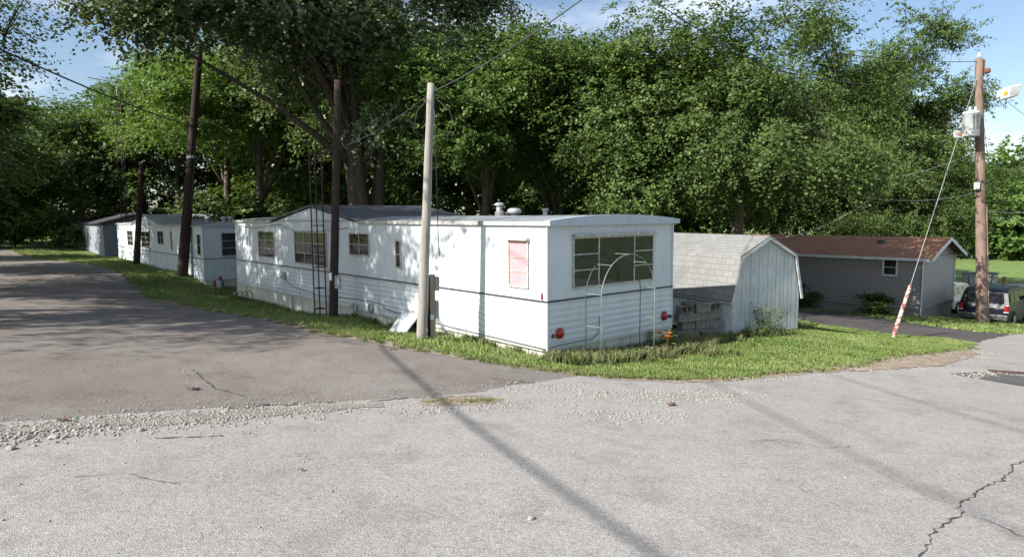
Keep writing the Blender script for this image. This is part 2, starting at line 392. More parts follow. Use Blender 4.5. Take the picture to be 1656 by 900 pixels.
def ragged(poly, step, amp, seed):
    rnd = random.Random(seed); out = []; n = len(poly)
    for i in range(n):
        a = Vector(poly[i]); b = Vector(poly[(i+1) % n]); k = max(1, int((b-a).length/step)); k = min(k, 220)
        nrm = Vector((-(b-a).y, (b-a).x)).normalized() if (b-a).length > 0 else Vector((0, 0))
        for j in range(k):
            t = j/k; p = a.lerp(b, t)
            p = p + nrm*amp*(rnd.random()-.5)*2*(0 if j == 0 else 1)
            out.append((p.x, p.y))
    return out
def sheet(name, poly, dz, mat, step=.5, amp=.05, seed=1, kind='structure', rstep=.18):
    pl = ragged(poly, rstep, amp, seed) if amp else list(poly)
    xs = [p[0] for p in pl]; ys = [p[1] for p in pl]
    gx, gy = np.meshgrid(np.arange(min(xs), max(xs), step), np.arange(min(ys), max(ys), step)); ins = inside(pl, gx, gy)
    pts = [Vector(p) for p in pl]+[Vector((a, b)) for a, b in zip(gx[ins], gy[ins])]
    n = len(pl); r = delaunay_2d_cdt(pts, [(i, (i+1) % n) for i in range(n)], [list(range(n))], 1, 1e-5)
    V = r[0]; xy = np.array([(v.x, v.y) for v in V]); z = h(xy[:, 0], xy[:, 1])+dz
    me = bpy.data.meshes.new(name); me.from_pydata([(a, b, c) for (a, b), c in zip(xy, z)], [], [tuple(f) for f in r[2]])
    me.materials.append(mat); me.polygons.foreach_set('use_smooth', [True]*len(me.polygons)); me.update()
    if len(me.polygons) and me.polygons[0].normal.z < 0: me.flip_normals()
    return link_mesh(me, name, kind=kind)
PX = lambda L_: [G(*p) for p in L_]
verge_edge = PX([(60, 402), (110, 409), (150, 420), (185, 437), (215, 460), (245, 483), (320, 499), (400, 513), (480, 527), (560, 546), (640, 560), (720, 574), (800, 588), (880, 600), (950, 609)])
lawn_edge = PX([(950, 609), (1010, 614), (1100, 617), (1180, 614), (1260, 607), (1350, 601), (1400, 590), (1440, 582), (1500, 574), (1560, 567), (1578, 556)])
drive_near = PX([(1578, 556), (1530, 549), (1480, 545), (1420, 539), (1350, 529), (1290, 519)])
drive_far = PX([(1290, 498), (1350, 505), (1420, 515), (1500, 527), (1580, 537), (1640, 541)])
seam = PX([(950, 609), (850, 624), (760, 640), (640, 648), (520, 655), (400, 662), (280, 668), (150, 676), (0, 688)])
lane_poly = verge_edge + seam[1:] + [(-9, 5.6), (-22, 9), (-36, 26), (-50, 46), (-60, 62), (-52, 62)]
road_poly = lawn_edge + [drive_near[0]] + [drive_far[-1], (21, 24.2), (30, 31), (44, 42), (60, 38), (40, 22), (22, 4), (10, -9), (-14, -9), (-22, 6.0), (-9, 5.2)] + seam[::-1][:-1]
link = sheet('lane', lane_poly, .014, M['lane'], .5, .07, 3)
sheet('road', road_poly, .022, M['road'], .5, .05, 4)
dp = drive_near + PX([(1200, 508), (1200, 490)]) + drive_far
sheet('driveway', dp, .016, M['drive'], .5, .05, 5)
# worn dirt shoulders along the grass edges
def band(pts, w1, w2, seed, amp=.09):
    rnd = random.Random(seed); a = []; b = []
    for i, p in enumerate(pts):
        q = Vector(pts[min(i+1, len(pts)-1)])-Vector(pts[max(i-1, 0)]); n = Vector((-q.y, q.x)).normalized()
        a.append(tuple(Vector(p)+n*w1*rnd.uniform(.6, 1.2))); b.append(tuple(Vector(p)-n*w2*rnd.uniform(.4, 1.3)))
    return a+b[::-1]
sheet('dirt_shoulder', band(lawn_edge[:-1], .16, .22, 5), .027, M['dirt'], .5, .07, 8)
sheet('dirt_shoulder', band(verge_edge[5:], .22, .14, 6), .019, M['dirt'], .5, .07, 9)
sheet('gravel_shoulder', PX([(1370, 602), (1420, 588), (1500, 576), (1568, 568), (1585, 575), (1530, 592), (1450, 600)]), .031, M['dirt'], .4, .08, 10)
sheet('asphalt_patch', PX([(1535, 607), (1580, 604), (1670, 612), (1700, 625), (1670, 629), (1600, 618)]), .028, M['patch'], .4, .02, 11)
sheet('weedy_pothole', PX([(675, 655), (690, 647), (760, 643), (815, 648), (800, 655), (740, 659), (690, 660)]), .026, M['dirt'], .3, .03, 12)
sheet('gravel_bed', band(PX([(-60, 712), (40, 700), (180, 690), (300, 684), (420, 672), (560, 662), (620, 660)]), .16, .14, 15), .028, M['grit'], .3, .08, 14)
sheet('field', [(24, 43.5), (200, 52), (300, 260), (10, 260), (4, 44)], .006, simple('mown field', (.15, .21, .065), (.10, .155, .045), .8, .95, 0, 0, .2), 6, 0)
sheet('far_road', [(20, 40.5), (90, 46), (90, 52), (20, 46.8)], .03, M['concrete'], 2, 0)
def crack(pix, wd, name='road_crack', dz=.027):
    pts = [Vector(G(*p)) for p in pix]; rnd = random.Random(len(pix)); fine = []
    for a, b in zip(pts, pts[1:]):
        k = max(1, int((b-a).length/.045)); n = Vector((-(b-a).y, (b-a).x)).normalized()
        for j in range(k): fine.append(a.lerp(b, j/k)+n*rnd.gauss(0, .012))
    L_, R_ = [], []
    for i, p in enumerate(fine):
        q = fine[min(i+1, len(fine)-1)]-fine[max(i-1, 0)]; n = Vector((-q.y, q.x)).normalized() if q.length else Vector((1, 0))
        ww = wd*abs(rnd.gauss(.5, .5))+.001; L_.append(p+n*ww); R_.append(p-n*ww)
    mb = MB(); allp = L_+R_
    zz = h([p.x for p in allp], [p.y for p in allp])+dz; n = len(L_)
    mb.add([(p.x, p.y, z) for p, z in zip(allp, zz)], [(i, i+1, n+i+1, n+i) for i in range(n-1)])
    return mb.build(name, M['crack'], kind='structure')
crack([(1665, 745), (1640, 758), (1618, 782), (1590, 793), (1568, 812), (1552, 822), (1556, 838), (1535, 852), (1507, 869), (1500, 890), (1485, 905), (1470, 925)], .0065)
crack([(1556, 838), (1590, 846), (1640, 872), (1670, 880)], .004)
crack([(1200, 720), (1260, 716), (1330, 730), (1380, 726)], .003)
crack([(120, 780), (210, 772), (260, 790), (330, 785)], .004)
crack([(365, 664), (400, 663), (430, 659), (470, 660), (510, 655), (545, 655)], .024)
crack([(600, 652), (680, 645), (790, 643)], .018)
crack([(250, 714), (370, 709)], .014)
crack([(790, 614), (830, 617), (870, 624)], .022)
crack([(310, 600), (350, 630), (400, 645)], .012, dz=.02)
# grass blades
def blades(name, poly, dens, hmin, hmax, mat, seed, wd=.006, lean=.5, maxn=400000, clump=0):
    rg = np.random.default_rng(seed); P = np.array(poly); x0, y0 = P.min(0); x1, y1 = P.max(0)
    n = min(int((x1-x0)*(y1-y0)*dens), maxn*4); X = rg.uniform(x0, x1, n); Y = rg.uniform(y0, y1, n); k = inside(poly, X, Y)
    X, Y = X[k], Y[k]
    pn = np.sin(X*2.1+3*np.sin(Y*1.3))*np.sin(Y*2.7+2*np.sin(X*1.9))+.5*np.sin(X*6+Y*5)
    k = rg.random(len(X)) < np.clip(.62+.5*pn, .10, 1); X, Y, pn = X[k], Y[k], pn[k]; n = len(X)
    H = rg.uniform(hmin, hmax, n)*(1+.25*pn); a = rg.uniform(0, 2*np.pi, n); l = rg.uniform(0, lean, n)*H
    d = np.hypot(X, Y); W = wd*np.maximum(1, d/11)*rg.uniform(.7, 1.4, n); Z = h(X, Y)
    b = rg.uniform(0, 2*np.pi, n); bx, by = np.cos(b)*W, np.sin(b)*W
    mx_, my_ = X+np.cos(a)*l*.35, Y+np.sin(a)*l*.35
    V = np.stack([np.stack([X-bx, Y-by, Z-.01], 1), np.stack([X+bx, Y+by, Z-.01], 1),
                  np.stack([mx_+bx*.8, my_+by*.8, Z+H*.6], 1), np.stack([X+np.cos(a)*l, Y+np.sin(a)*l, Z+H*(1-.3*l/H)], 1)], 1).reshape(-1, 3)
    V2 = V.reshape(n, 4, 3)
    Fq = (np.arange(n)*4)[:, None]+np.array([[0, 1, 2, 3]])
    t = np.repeat(np.clip(rg.normal(.5, .25, n)-.12*pn, 0, 1), 4)
    o = link_mesh(np_mesh(name, V2.reshape(-1, 3), Fq, mat, t), name); return o
T1A = Vector((.639, 11.678)); A1 = R(41.1)
EV = Vector((-math.sin(A1), math.cos(A1))); FV = Vector((math.cos(A1), math.sin(A1)))
def T1(x, y): p = T1A+FV*x+EV*y; return (p.x, p.y)
lawn_poly = [verge_edge[-2], *lawn_edge, *drive_near[1:], T1(8, 3.3), T1(3.6, .1), T1(0, -.02), T1(-.25, 1.5)]
tag(blades('lawn_grass', lawn_poly, 4200, .03, .085, M['blade'], 1), 'short sunlit lawn grass between the road and the white mobile home', 'grass', kind='stuff')
vp = verge_edge[3:-1] + [T1(-.02, .2), T1(-.02, 17), T1(-.9, 18.5), (-14.4, 28.9), (-20, 34.9), (-27, 43.5), (-32, 48.5), (-45, 56)]
tag(blades('verge_grass', vp, 1700, .03, .10, M['blade'], 2, .008), 'strip of verge grass between the lane and the row of mobile homes', 'grass', kind='stuff')
tag(blades('drive_edge_grass', [*drive_far[1:], (20.5, 24.3), (24, 26.5), (22, 29.5), (17.6, 27.6), (9, 34), (7, 31)], 500, .05, .13, M['blade'], 3, .014), 'shaded grass strip along the foot of the brown roofed home', 'grass', kind='stuff')
# raking edge tufts
def tufts(name, pts, n, sp, hmin, hmax, seed, mat, wd=.007):
    rg = np.random.default_rng(seed); P = np.array(pts); c = P[rg.integers(0, len(P), n)]+rg.normal(0, sp, (n, 2))
    X = np.repeat(c[:, 0], 26)+rg.normal(0, .035, n*26); Y = np.repeat(c[:, 1], 26)+rg.normal(0, .035, n*26); m_ = len(X)
    H = rg.uniform(hmin, hmax, m_); a = rg.uniform(0, 2*np.pi, m_); l = H*rg.uniform(.1, .8, m_); Z = h(X, Y); W = wd*rg.uniform(.6, 1.2, m_); b = rg.uniform(0, 6.28, m_)
    bx, by = np.cos(b)*W, np.sin(b)*W; ca, sa = np.cos(a), np.sin(a)
    V = np.stack([np.stack([X-bx, Y-by, Z-.01], 1), np.stack([X+bx, Y+by, Z-.01], 1), np.stack([X+ca*l*.35+bx*.8, Y+sa*l*.35+by*.8, Z+H*.62], 1),
                  np.stack([X+ca*l, Y+sa*l, Z+H*(1-.25*l/H)], 1), np.stack([X+ca*l*.35-bx*.8, Y+sa*l*.35-by*.8, Z+H*.62], 1)], 1).reshape(-1, 3)
    Fq = (np.arange(m_)*5)[:, None]+np.array([[0, 1, 2, 3, 4]])
    return link_mesh(np_mesh(name, V, Fq, mat, np.repeat(np.clip(rg.normal(.55, .28, m_), 0, 1), 5)), name)
fr = [T1(x, y) for x in np.linspace(.1, 4.3, 22) for y in (-.12, -.4, -.75)]
tag(tufts('long_grass', fr, 300, .14, .08, .30, 5, M['tuft']), 'long unmown grass along the foot of the mobile home front wall and trellis', 'grass', kind='stuff')
sd = [T1(-.1, y) for y in np.linspace(0, 17, 50)]
tag(tufts('wall_foot_grass', sd, 260, .08, .07, .2, 6, M['tuft']), 'ragged grass growing along the foot of the long white wall', 'grass', kind='stuff')
ev_ = [tuple(Vector(a).lerp(Vector(b), t)) for a, b in zip((verge_edge+lawn_edge)[4:], (verge_edge+lawn_edge)[5:]) for t in (0, .25, .5, .75)]
tag(tufts('road_edge_grass', ev_, 420, .09, .03, .10, 7, M['tuft'], .006), 'ragged fringe of grass tufts along the asphalt edge', 'grass', kind='stuff')
tag(tufts('pothole_weeds', [G(x, 652) for x in range(688, 800, 6)], 60, .06, .02, .06, 9, M['tuft'], .004), 'low weeds growing in the worn hollow at the lane mouth', 'weeds', kind='stuff')
tag(tufts('shed_grass', [G(x, y) for x, y in ((1100, 556), (1130, 556), (1160, 553), (1190, 550), (1215, 545), (1250, 540), (1285, 532), (1150, 575), (1100, 570), (1080, 575))], 150, .2, .08, .26, 10, M['tuft']), 'rough long grass around the block pile and shed foot', 'grass', kind='stuff')
# gravel
def gravel(name, regions, seed, label):
    rg = np.random.default_rng(seed); V = []; Fc = []; base = 0
    ico = np.array([(0,0,1),(.9,0,.45),(.28,.85,.45),(-.72,.53,.45),(-.72,-.53,.45),(.28,-.85,.45),(.72,.53,-.45),(-.28,.85,-.45),(-.9,0,-.45),(-.28,-.85,-.45),(.72,-.53,-.45),(0,0,-1)])
    fi = np.array([(0,1,2),(0,2,3),(0,3,4),(0,4,5),(0,5,1),(1,6,2),(2,7,3),(3,8,4),(4,9,5),(5,10,1),(6,7,2),(7,8,3),(8,9,4),(9,10,5),(10,6,1),(11,7,6),(11,8,7),(11,9,8),(11,10,9),(11,6,10)])
    for pts, n, sp, s0, s1 in regions:
        P = np.array([G(*p) for p in pts]); i = rg.integers(0, len(P)-1, n); t = rg.random(n)[:, None]
        c = P[i]*(1-t)+P[i+1]*t+rg.normal(0, sp, (n, 2)); z = h(c[:, 0], c[:, 1])
        for k in range(n):
            s = s0*(s1/s0)**(rg.random()**1.6); v = ico*rg.uniform(.7, 1.2, (12, 1))*np.array([rg.uniform(.8, 1.4), rg.uniform(.7, 1.1), rg.uniform(.45, .8)])*s
            a = rg.uniform(0, 6.28); x, y = v[:, 0]*math.cos(a)-v[:, 1]*math.sin(a), v[:, 0]*math.sin(a)+v[:, 1]*math.cos(a)
            V.append(np.stack([x+c[k, 0], y+c[k, 1], v[:, 2]+z[k]+.022+s*.3], 1)); Fc.append(fi+base); base += 12
    return tag(link_mesh(np_mesh(name, np.concatenate(V), np.concatenate(Fc), M['stone']), name), label, 'gravel', kind='stuff')
gravel('gravel', [([(40, 700), (180, 690), (300, 684), (420, 672), (560, 662)], 3600, .19, .0035, .019),
                  ([(-60, 722), (120, 700)], 320, .18, .004, .028),
                  ([(640, 672), (760, 662), (860, 655)], 500, .14, .004, .017)], 3, 'loose pale gravel strip across the mouth of the lane')
gravel('gravel', [([(40, 688), (300, 672), (640, 655), (900, 625)], 1500, .34, .003, .014), ([(150, 676), (500, 657)], 500, .7, .003, .012)], 13, 'fine grit scattered over the seam of the two pavings')
gravel('gravel', [([(860, 630), (980, 640), (1100, 645), (1190, 640)], 1700, .3, .0045, .018), ([(900, 672), (1100, 678)], 400, .22, .0045, .018),
                  ([(1100, 622), (1260, 616), (1370, 606)], 700, .12, .004, .014)], 4, 'scattered pale gravel on the road below the lawn')
gravel('gravel', [([(1380, 600), (1460, 590), (1540, 578), (1590, 570)], 2200, .24, .005, .018), ([(1560, 612), (1610, 604)], 160, .12, .008, .03)], 5, 'pale gravel heap at the road edge beside the driveway mouth')
gravel('gravel', [([(0, 800), (600, 740), (1300, 760)], 170, 1.0, .004, .012), ([(0, 600), (400, 580), (800, 620)], 260, .8, .004, .014), ([(250, 520), (620, 560)], 120, .4, .005, .016)], 6, 'tiny stray stones scattered over the open asphalt')

# ------------------------------------------------------------------ mobile homes
def strip_wall(mb, ax, fixed, out, u0, u1, z0, top, pitch=.1, amp=.004, vert=True, hp=.12):
    """wall in plane ax=fixed, facing -ax*out. top: function of u or number"""
    tf = top if callable(top) else (lambda u: top)
    if vert:
        n = max(2, int((u1-u0)/pitch)); us = []
        for i in range(n):
            a = u0+(u1-u0)*i/n; b = u0+(u1-u0)*(i+1)/n; us += [(a, 0), (a+(b-a)*.72, 0), (a+(b-a)*.8, 1), (a+(b-a)*.94, 1)]
        us.append((u1, 0)); cols = [(u, fixed+(amp if k else 0)*out) for u, k in us]
        vs = []
        for u, f_ in cols:
            for z in (z0, tf(u)): vs.append((f_, u, z) if ax == 'x' else (u, f_, z))
        mb.add(vs, [(2*i, 2*i+2, 2*i+3, 2*i+1) for i in range(len(cols)-1)])
    else:
        zs = []; z = z0
        while z < top-1e-4:
            for fz, k in ((0, 0), (.25, .6), (.5, 1), (.75, .6)):
                if z+fz*hp < top: zs.append((z+fz*hp, k))
            z += hp
        zs.append((top, 0)); vs = []
        for z, k in zs:
            for u in (u0, u1): vs.append((fixed-out*amp*k, u, z) if ax == 'x' else (u, fixed-out*amp*k, z))
        mb.add(vs, [(2*i, 2*i+2, 2*i+3, 2*i+1) for i in range(len(zs)-1)])
def lap_wall(mb, ax, fixed, out, u0, u1, z0, top, hp=.16, amp=.03):
    zs = []; z = z0
    while z < top-1e-4:
        zs += [(z, 1), (min(z+hp*.97, top), 0)]; z += hp
    vs = [((fixed-out*amp*k, u, z) if ax == 'x' else (u, fixed-out*amp*k, z)) for z, k in zs for u in (u0, u1)]
    mb.add(vs, [(2*i, 2*i+2, 2*i+3, 2*i+1) for i in range(len(zs)-1)])
def window(parent, ax, fixed, out, u0, u1, z0, z1, cols=(0, 1), rows=(0, 1), fm='alu', gm_='glass', d=.03, fwid=.035, hood=False, name='window', rowcols=None):
    """cols/rows: fractions of mullions. out=+1 means faces negative axis"""
    mb = MB()
    def bx(a0, a1, b0, b1, dep):
        f0, f1 = fixed-out*dep, fixed+out*.01
        lo, hi = min(f0, f1), max(f0, f1)
        if ax == 'x': mb.box(lo, hi, a0, a1, b0, b1)
        else: mb.box(a0, a1, lo, hi, b0, b1)
    bx(u0-fwid, u0, z0-fwid, z1+fwid, d); bx(u1, u1+fwid, z0-fwid, z1+fwid, d)
    bx(u0, u1, z0-fwid, z0, d+.004); bx(u0, u1, z1, z1+fwid, d)
    W_, H_ = u1-u0, z1-z0
    cs = sorted(c for c in cols if 0 < c < 1)
    for c in cs: bx(u0+W_*c-.014, u0+W_*c+.014, z0, z1, d-.004)
    edges = [0]+cs+[1]
    for q in range(len(edges)-1):
        if rowcols is not None and q not in rowcols: continue
        for r in rows:
            if 0 < r < 1:
                bx(u0+W_*edges[q]+(.014 if q else 0), u0+W_*edges[q+1]-(.014 if q < len(edges)-2 else 0), z0+H_*r-.011, z0+H_*r+.011, d-.008)
    if hood: bx(u0-fwid-.02, u1+fwid+.02, z1+fwid, z1+fwid+.045, d+.06)
    o = mb.build(name, M[fm], parent); g = MB()
    f0, f1 = fixed-out*.009, fixed+out*.008; lo, hi = min(f0, f1), max(f0, f1)
    if ax == 'x': g.box(lo, hi, u0, u1, z0, z1)
    else: g.box(u0, u1, lo, hi, z0, z1)
    g.build('pane', M[gm_], o); return o

def old_home(loc, z, Lh, W, label, gable, pk, wu, wl, roofm, belt=1.03, top=2.42, bot=.1, tarm='rooftar', zb=-.7):
    t = empty('mobile_home', (*loc, z), A1, label, 'mobile home', 'mobile homes along the lane')
    g0, gp, g1 = gable
    def tf(u):
        if g0 < u < gp: return top+(pk-top)*(u-g0)/(gp-g0)
        if gp <= u < g1: return top+(pk-top)*(g1-u)/(g1-gp)
        return top
    m1 = MB(); strip_wall(m1, 'x', 0, 1, 0, g0, belt, top); strip_wall(m1, 'x', 0, 1, g0, gp, belt, tf); strip_wall(m1, 'x', 0, 1, gp, g1, belt, tf)
    strip_wall(m1, 'x', 0, 1, g1, Lh, belt, top)
    strip_wall(m1, 'y', 0, 1, 0, W, belt, top)
    m1.add([(W, 0, belt), (W, Lh, belt), (W, Lh, top), (W, 0, top), (0, Lh, belt), (0, Lh, top)], [(0, 1, 2, 3), (1, 4, 5, 2)])
    m1.add([(W, g0, top), (W, gp, pk), (W, g1, top)], [(0, 1, 2)])
    m1.build('upper_wall', wu, t)
    m2 = MB(); strip_wall(m2, 'x', 0, 1, 0, Lh, bot, belt, vert=False, amp=.009); strip_wall(m2, 'y', 0, 1, 0, W, bot, belt, vert=False, amp=.009)
    m2.add([(W, 0, bot), (W, Lh, bot), (W, Lh, belt), (W, 0, belt), (0, Lh, bot), (0, Lh, belt), (0, 0, bot)], [(0, 1, 2, 3), (1, 4, 5, 2), (6, 4, 1, 0)])
    for y in np.arange(1.22, Lh, 1.22): m2.box(-.019, -.001, y-.006, y+.006, bot, belt)
    m2.box(1.02, 1.032, -.019, -.001, bot, belt)
    m2.build('lower_wall', wl, t)
    m3 = MB(); m3.box(-.03, -.001, -.03, Lh+.01, belt-.013, belt+.013); m3.box(-.001, W+.01, -.03, -.001, belt-.013, belt+.013); m3.build('belt_trim', M['black'], t)
    for b_ in ((-.022, .02, -.022, -.001, bot, belt-.014), (-.022, .02, -.022, -.001, belt+.014, top), (W-.02, W+.02, -.022, -.001, bot, top)): m4 = MB(); m4.box(*b_); m4.build('corner_trim', wu, t)
    # roof: bowed sheet
    xs = np.linspace(-.06, W+.08, 13); zc = lambda x: top+.075+.105*(1-((x-W/2)/(W/2+.07))**2)
    m5 = MB(); ys = [-.13, gable[0], gable[2], Lh+.05]; vs = [(x, y, zc(x)+.004*math.sin(x*9+y*2)) for y in np.linspace(-.13, Lh+.05, 40) for x in xs]
    m5.add(vs, [(j*13+i, j*13+i+1, (j+1)*13+i+1, (j+1)*13+i) for j in range(39) for i in range(12)])
    ro = m5.build('roof', roofm, t, True)
    mf = MB(); mf.box(-.064, -.004, -.13, g0, top-.005, zc(-.06)-.002); mf.box(-.064, -.004, g1, Lh+.05, top-.005, zc(-.06)-.002)
    mf.box(W+.02, W+.08, -.13, Lh+.05, top-.005, zc(-.06)-.002); mf.box(-.03, W+.02, Lh+.01, Lh+.05, top-.005, zc(-.06)-.002)
    mf.build('eave_fascia', M['fascia'], t)
    mv = MB(); n = len(xs); y0, y1 = -.135, -.002
    vs = [(x, y0, top-.008) for x in xs]+[(x, y0, zc(x)+.012) for x in xs]+[(x, y1, top-.008) for x in xs]+[(x, y1, zc(x)+.012) for x in xs]
    mv.add(vs, [(i, i+1, n+i+1, n+i) for i in range(n-1)]+[(2*n+i, i, n*0+i, 2*n+i)[:3] for i in range(0)]+[(2*n+i+1, 2*n+i, i, i+1)[::-1] for i in range(n-1)]+[(n+i, n+i+1, 3*n+i+1, 3*n+i) for i in range(n-1)]+[(0, n, 3*n, 2*n), (n-1, 2*n-1, 4*n-1, 3*n-1)])
    mv.build('front_visor', M['visor'], t)
    # raised cross gable
    th = .05; e_ = .05
    mg = MB(); mg.prism([(g0-.25, top+.01), (gp, pk+.03), (g1+.25, top+.01), (g1+.25, top+.01+th), (gp, pk+.03+th), (g0-.25, top+.01+th)], 'x', -.05, W+.06)
    mg.build('raised_roof', M[tarm], t)
    # skirting boards
    rnd = random.Random(int(Lh*10)); ms = MB(); y = .02
    while y < Lh-.3:
        w_ = rnd.uniform(.45, .95); tl = rnd.uniform(-.012, .02); ov = rnd.uniform(0, .02)
        if not (abs(z) < .05 and 4.15 < y < 4.75):
            ms.box(.05+ov, .065+ov, y, y+w_-rnd.choice([.006, .01, .03]), zb, bot+.0-.004+min(tl, 0))
        y += w_
    ms.build('skirting', M['skirt'], t); ms = MB()
    x = .07
    while x < W-.2:
        w_ = rnd.uniform(.5, .9); ms.box(x, x+w_-.02, .05+rnd.uniform(0, .02), .075, zb, bot-.004); x += w_
    ms.build('skirting', M['skirt'], t)
    mk = MB(); mk.box(.25, W-.1, .3, Lh-.1, zb, bot-.02); mk.build('underfloor_shade', M['dark'], t)  # near-black block standing in for the shade under the floor
    return t
t = old_home(T1A, 0, 16.75, 3.83, 'long white ribbed mobile home with a pink curtained window, nearest the road', (7.08, 9.98, 13.06), 2.87, M['white'], M['white_low'], M['roofpale'])
window(t, 'x', 0, 1, 12.95, 14.32, 1.27, 2.10, (.5,), (.33, .66), 'rustframe')
window(t, 'x', 0, 1, 9.03, 11.23, 1.2, 2.13, (.36, .68), (.33, .66), 'rustframe')
window(t, 'x', 0, 1, 6.55, 7.58, 1.6, 2.14, (.5,), (.5,), 'rustframe')
window(t, 'x', 0, 1, 5.02, 5.2, 1.39, 2.0, (), (.5,), 'rustframe')
window(t, 'x', 0, 1, .52, 1.03, 1.27, 2.10, (), (.33, .66), 'rustframe', 'pink', hood=True)
w_ = window(t, 'y', 0, 1, .69, 3.1, 1.25, 2.16, (.29, .745), (.34, .67), 'alu', hood=True, rowcols=(0, 2)); w_['label'] = 'wide three part front window'
mb = MB(); mb.prism([(-.0, 1.07), (.05, 1.07), (.03, 1.19), (.015, 1.19)], 'x', -.03, -.002); o = mb.build('marker_light', M['red'], t); o.location = (0, .1, 0)
for x, z in ((.305, .42), (3.55, .40)):
    mb = MB(); mb.lathe([(.105, 0), (.105, .02), (.08, .045), (.03, .06)], 20); o = mb.build('tail_light', M['red'], t, True); o.location = (x, -.018, z); o.rotation_euler = (R(90), 0, 0)
    mb = MB(); mb.lathe([(.04, 0), (.04, .012)], 14); mb.lathe([(.018, .013), (.018, .06)], 10); o = mb.build('bolt_cap', M['black'], t); o.location = (x-.17 if x < 1 else x+.2, -.018, z-.03); o.rotation_euler = (R(90), 0, 0)
mb = MB(); mb.box(-.075, -.018, 12.05, 12.35, .6, .83); mb.build('vent_hood', M['greybox'], t, bevel=.01)
mb = MB(); mb.lathe([(.13, 0), (.13, .03), (.1, .045)], 20); o = mb.build('round_vent', M['greybox'], t); o.location = (-.018, 6.5, .25); o.rotation_euler = (0, R(-90), 0)
mb = MB(); mb.box(-.06, -.005, 15.45, 15.6, 1.62, 1.95); mb.build('fuse_cover', M['white'], t, bevel=.01)
mb = MB(); mb.lathe([(.15, -.06), (.15, .1), (.1, .13), (.1, .28), (.17, .29), (.17, .33), (.07, .37)], 18, (0, 0, 0)); o = mb.build('roof_vent', M['steel'], t); o.location = (1.9, 3.6, 2.6); o.scale = (.72, .72, .85)
mb = MB(); mb.lathe([(.1, -.06), (.1, .05), (.2, .06), (.23, .13), (.2, .19), (.08, .22)], 18); o = mb.build('roof_vent', M['steel'], t, True); o.location = (1.9, 3.05, 2.6); o.scale = (.75, .75, .8)
mb = MB(); mb.lathe([(.05, -.05), (.05, .09), (.09, .09), (.06, .13)], 12); o = mb.build('roof_vent', M['steel'], t); o.location = (1.5, 1.6, 2.62)
mb = MB(); mb.tube([(-.03, 16.2, 2.3), (-.03, 14.6, 2.22), (-.03, 12.4, 2.36), (-.03, 11.2, 2.16), (-.03, 9.5, 2.18), (-.03, 7.6, 2.3)], .007, 5)
mb.tube([(-.035, 12.1, .6), (-.035, 11.5, .42), (-.035, 9.6, .3), (-.035, 7.2, .42), (-.035, 5.9, .42), (-.035, 5.8, .3), (-.035, 3, .2), (-.035, 0, .16), (.3, -.035, .2), (1.2, -.035, .2), (1.38, -.035, .3), (1.4, -.035, .62)], .008, 5)
mb.build('surface_cable', M['wire'], t, True)

t = old_home((-13.19, 27.6), -.22, 18.2, 3.7, 'white mobile home half hidden behind the dark leaning pole, second in the row', (7.2, 10.5, 13.6), 2.93, M['white2'], M['white2'], M['roofpale'], 1.05, 2.42, .12, 'roofpale')
window(t, 'x', 0, 1, 13.7, 15.1, 1.22, 2.05, (.5,), (.33, .66), 'rustframe'); window(t, 'x', 0, 1, 9.5, 11.4, 1.22, 2.05, (.5,), (.33, .66), 'rustframe')
window(t, 'x', 0, 1, 6.6, 7.7, 1.5, 2.12, (.5,), (.5,), 'rustframe'); window(t, 'x', 0, 1, 4.95, 5.15, 1.3, 2.15, (), (.5,), 'rustframe'); window(t, 'x', 0, 1, .3, .72, 1.22, 2.07, (), (.5,), 'rustframe')
window(t, 'y', 0, 1, .78, 3.0, 1.18, 2.12, (.3, .7), (.33, .66), 'alu')
for y, x in ((4.4, 1.5), (3.2, 2.2), (2.2, 1.6)):
    mb = MB(); mb.lathe([(.1, -.05), (.1, .12), (.17, .13), (.15, .22), (.06, .25)], 14); o = mb.build('roof_vent', M['steel'], t); o.location = (x, y, 2.62)
def uvplane(me, quads_uv):
    uv = me.uv_layers.new(name='UV')
    for p, q in zip(me.polygons, quads_uv):
        for li, c in zip(p.loop_indices, q): uv.data[li].uv = c
def gable_roof(name, W, L_, z0, rise, over, endover, mat, parent, th=.06):
    """ridge along y, W across x, closed slabs with shingle uv"""
    mb = MB(); sl = math.hypot(W/2+over, rise); dz = rise*over/(W/2); zt = z0-dz; pkz = z0+rise; y0, y1 = -endover, L_+endover
    x0, xm, x1 = -over, W/2, W+over
    vs = [(x0, y0, zt), (xm, y0, pkz), (x1, y0, zt), (x0, y1, zt), (xm, y1, pkz), (x1, y1, zt)]; vs += [(a, b, c-th) for a, b, c in vs]
    fs = [(0, 1, 4, 3), (1, 2, 5, 4), (6, 9, 10, 7), (7, 10, 11, 8), (0, 3, 9, 6), (2, 8, 11, 5), (0, 6, 7, 1), (1, 7, 8, 2), (3, 4, 10, 9), (4, 5, 11, 10)]
    mb.add(vs, fs); o = mb.build(name, mat, parent); LL = y1-y0
    q = [[(0, 0), (0, sl), (LL, sl), (LL, 0)], [(0, sl), (0, 0), (LL, 0), (LL, sl)]]+[[(0, 0), (0, 0), (.01, 0), (.01, 0)]]*8
    uvplane(o.data, q); return o, zt, pkz
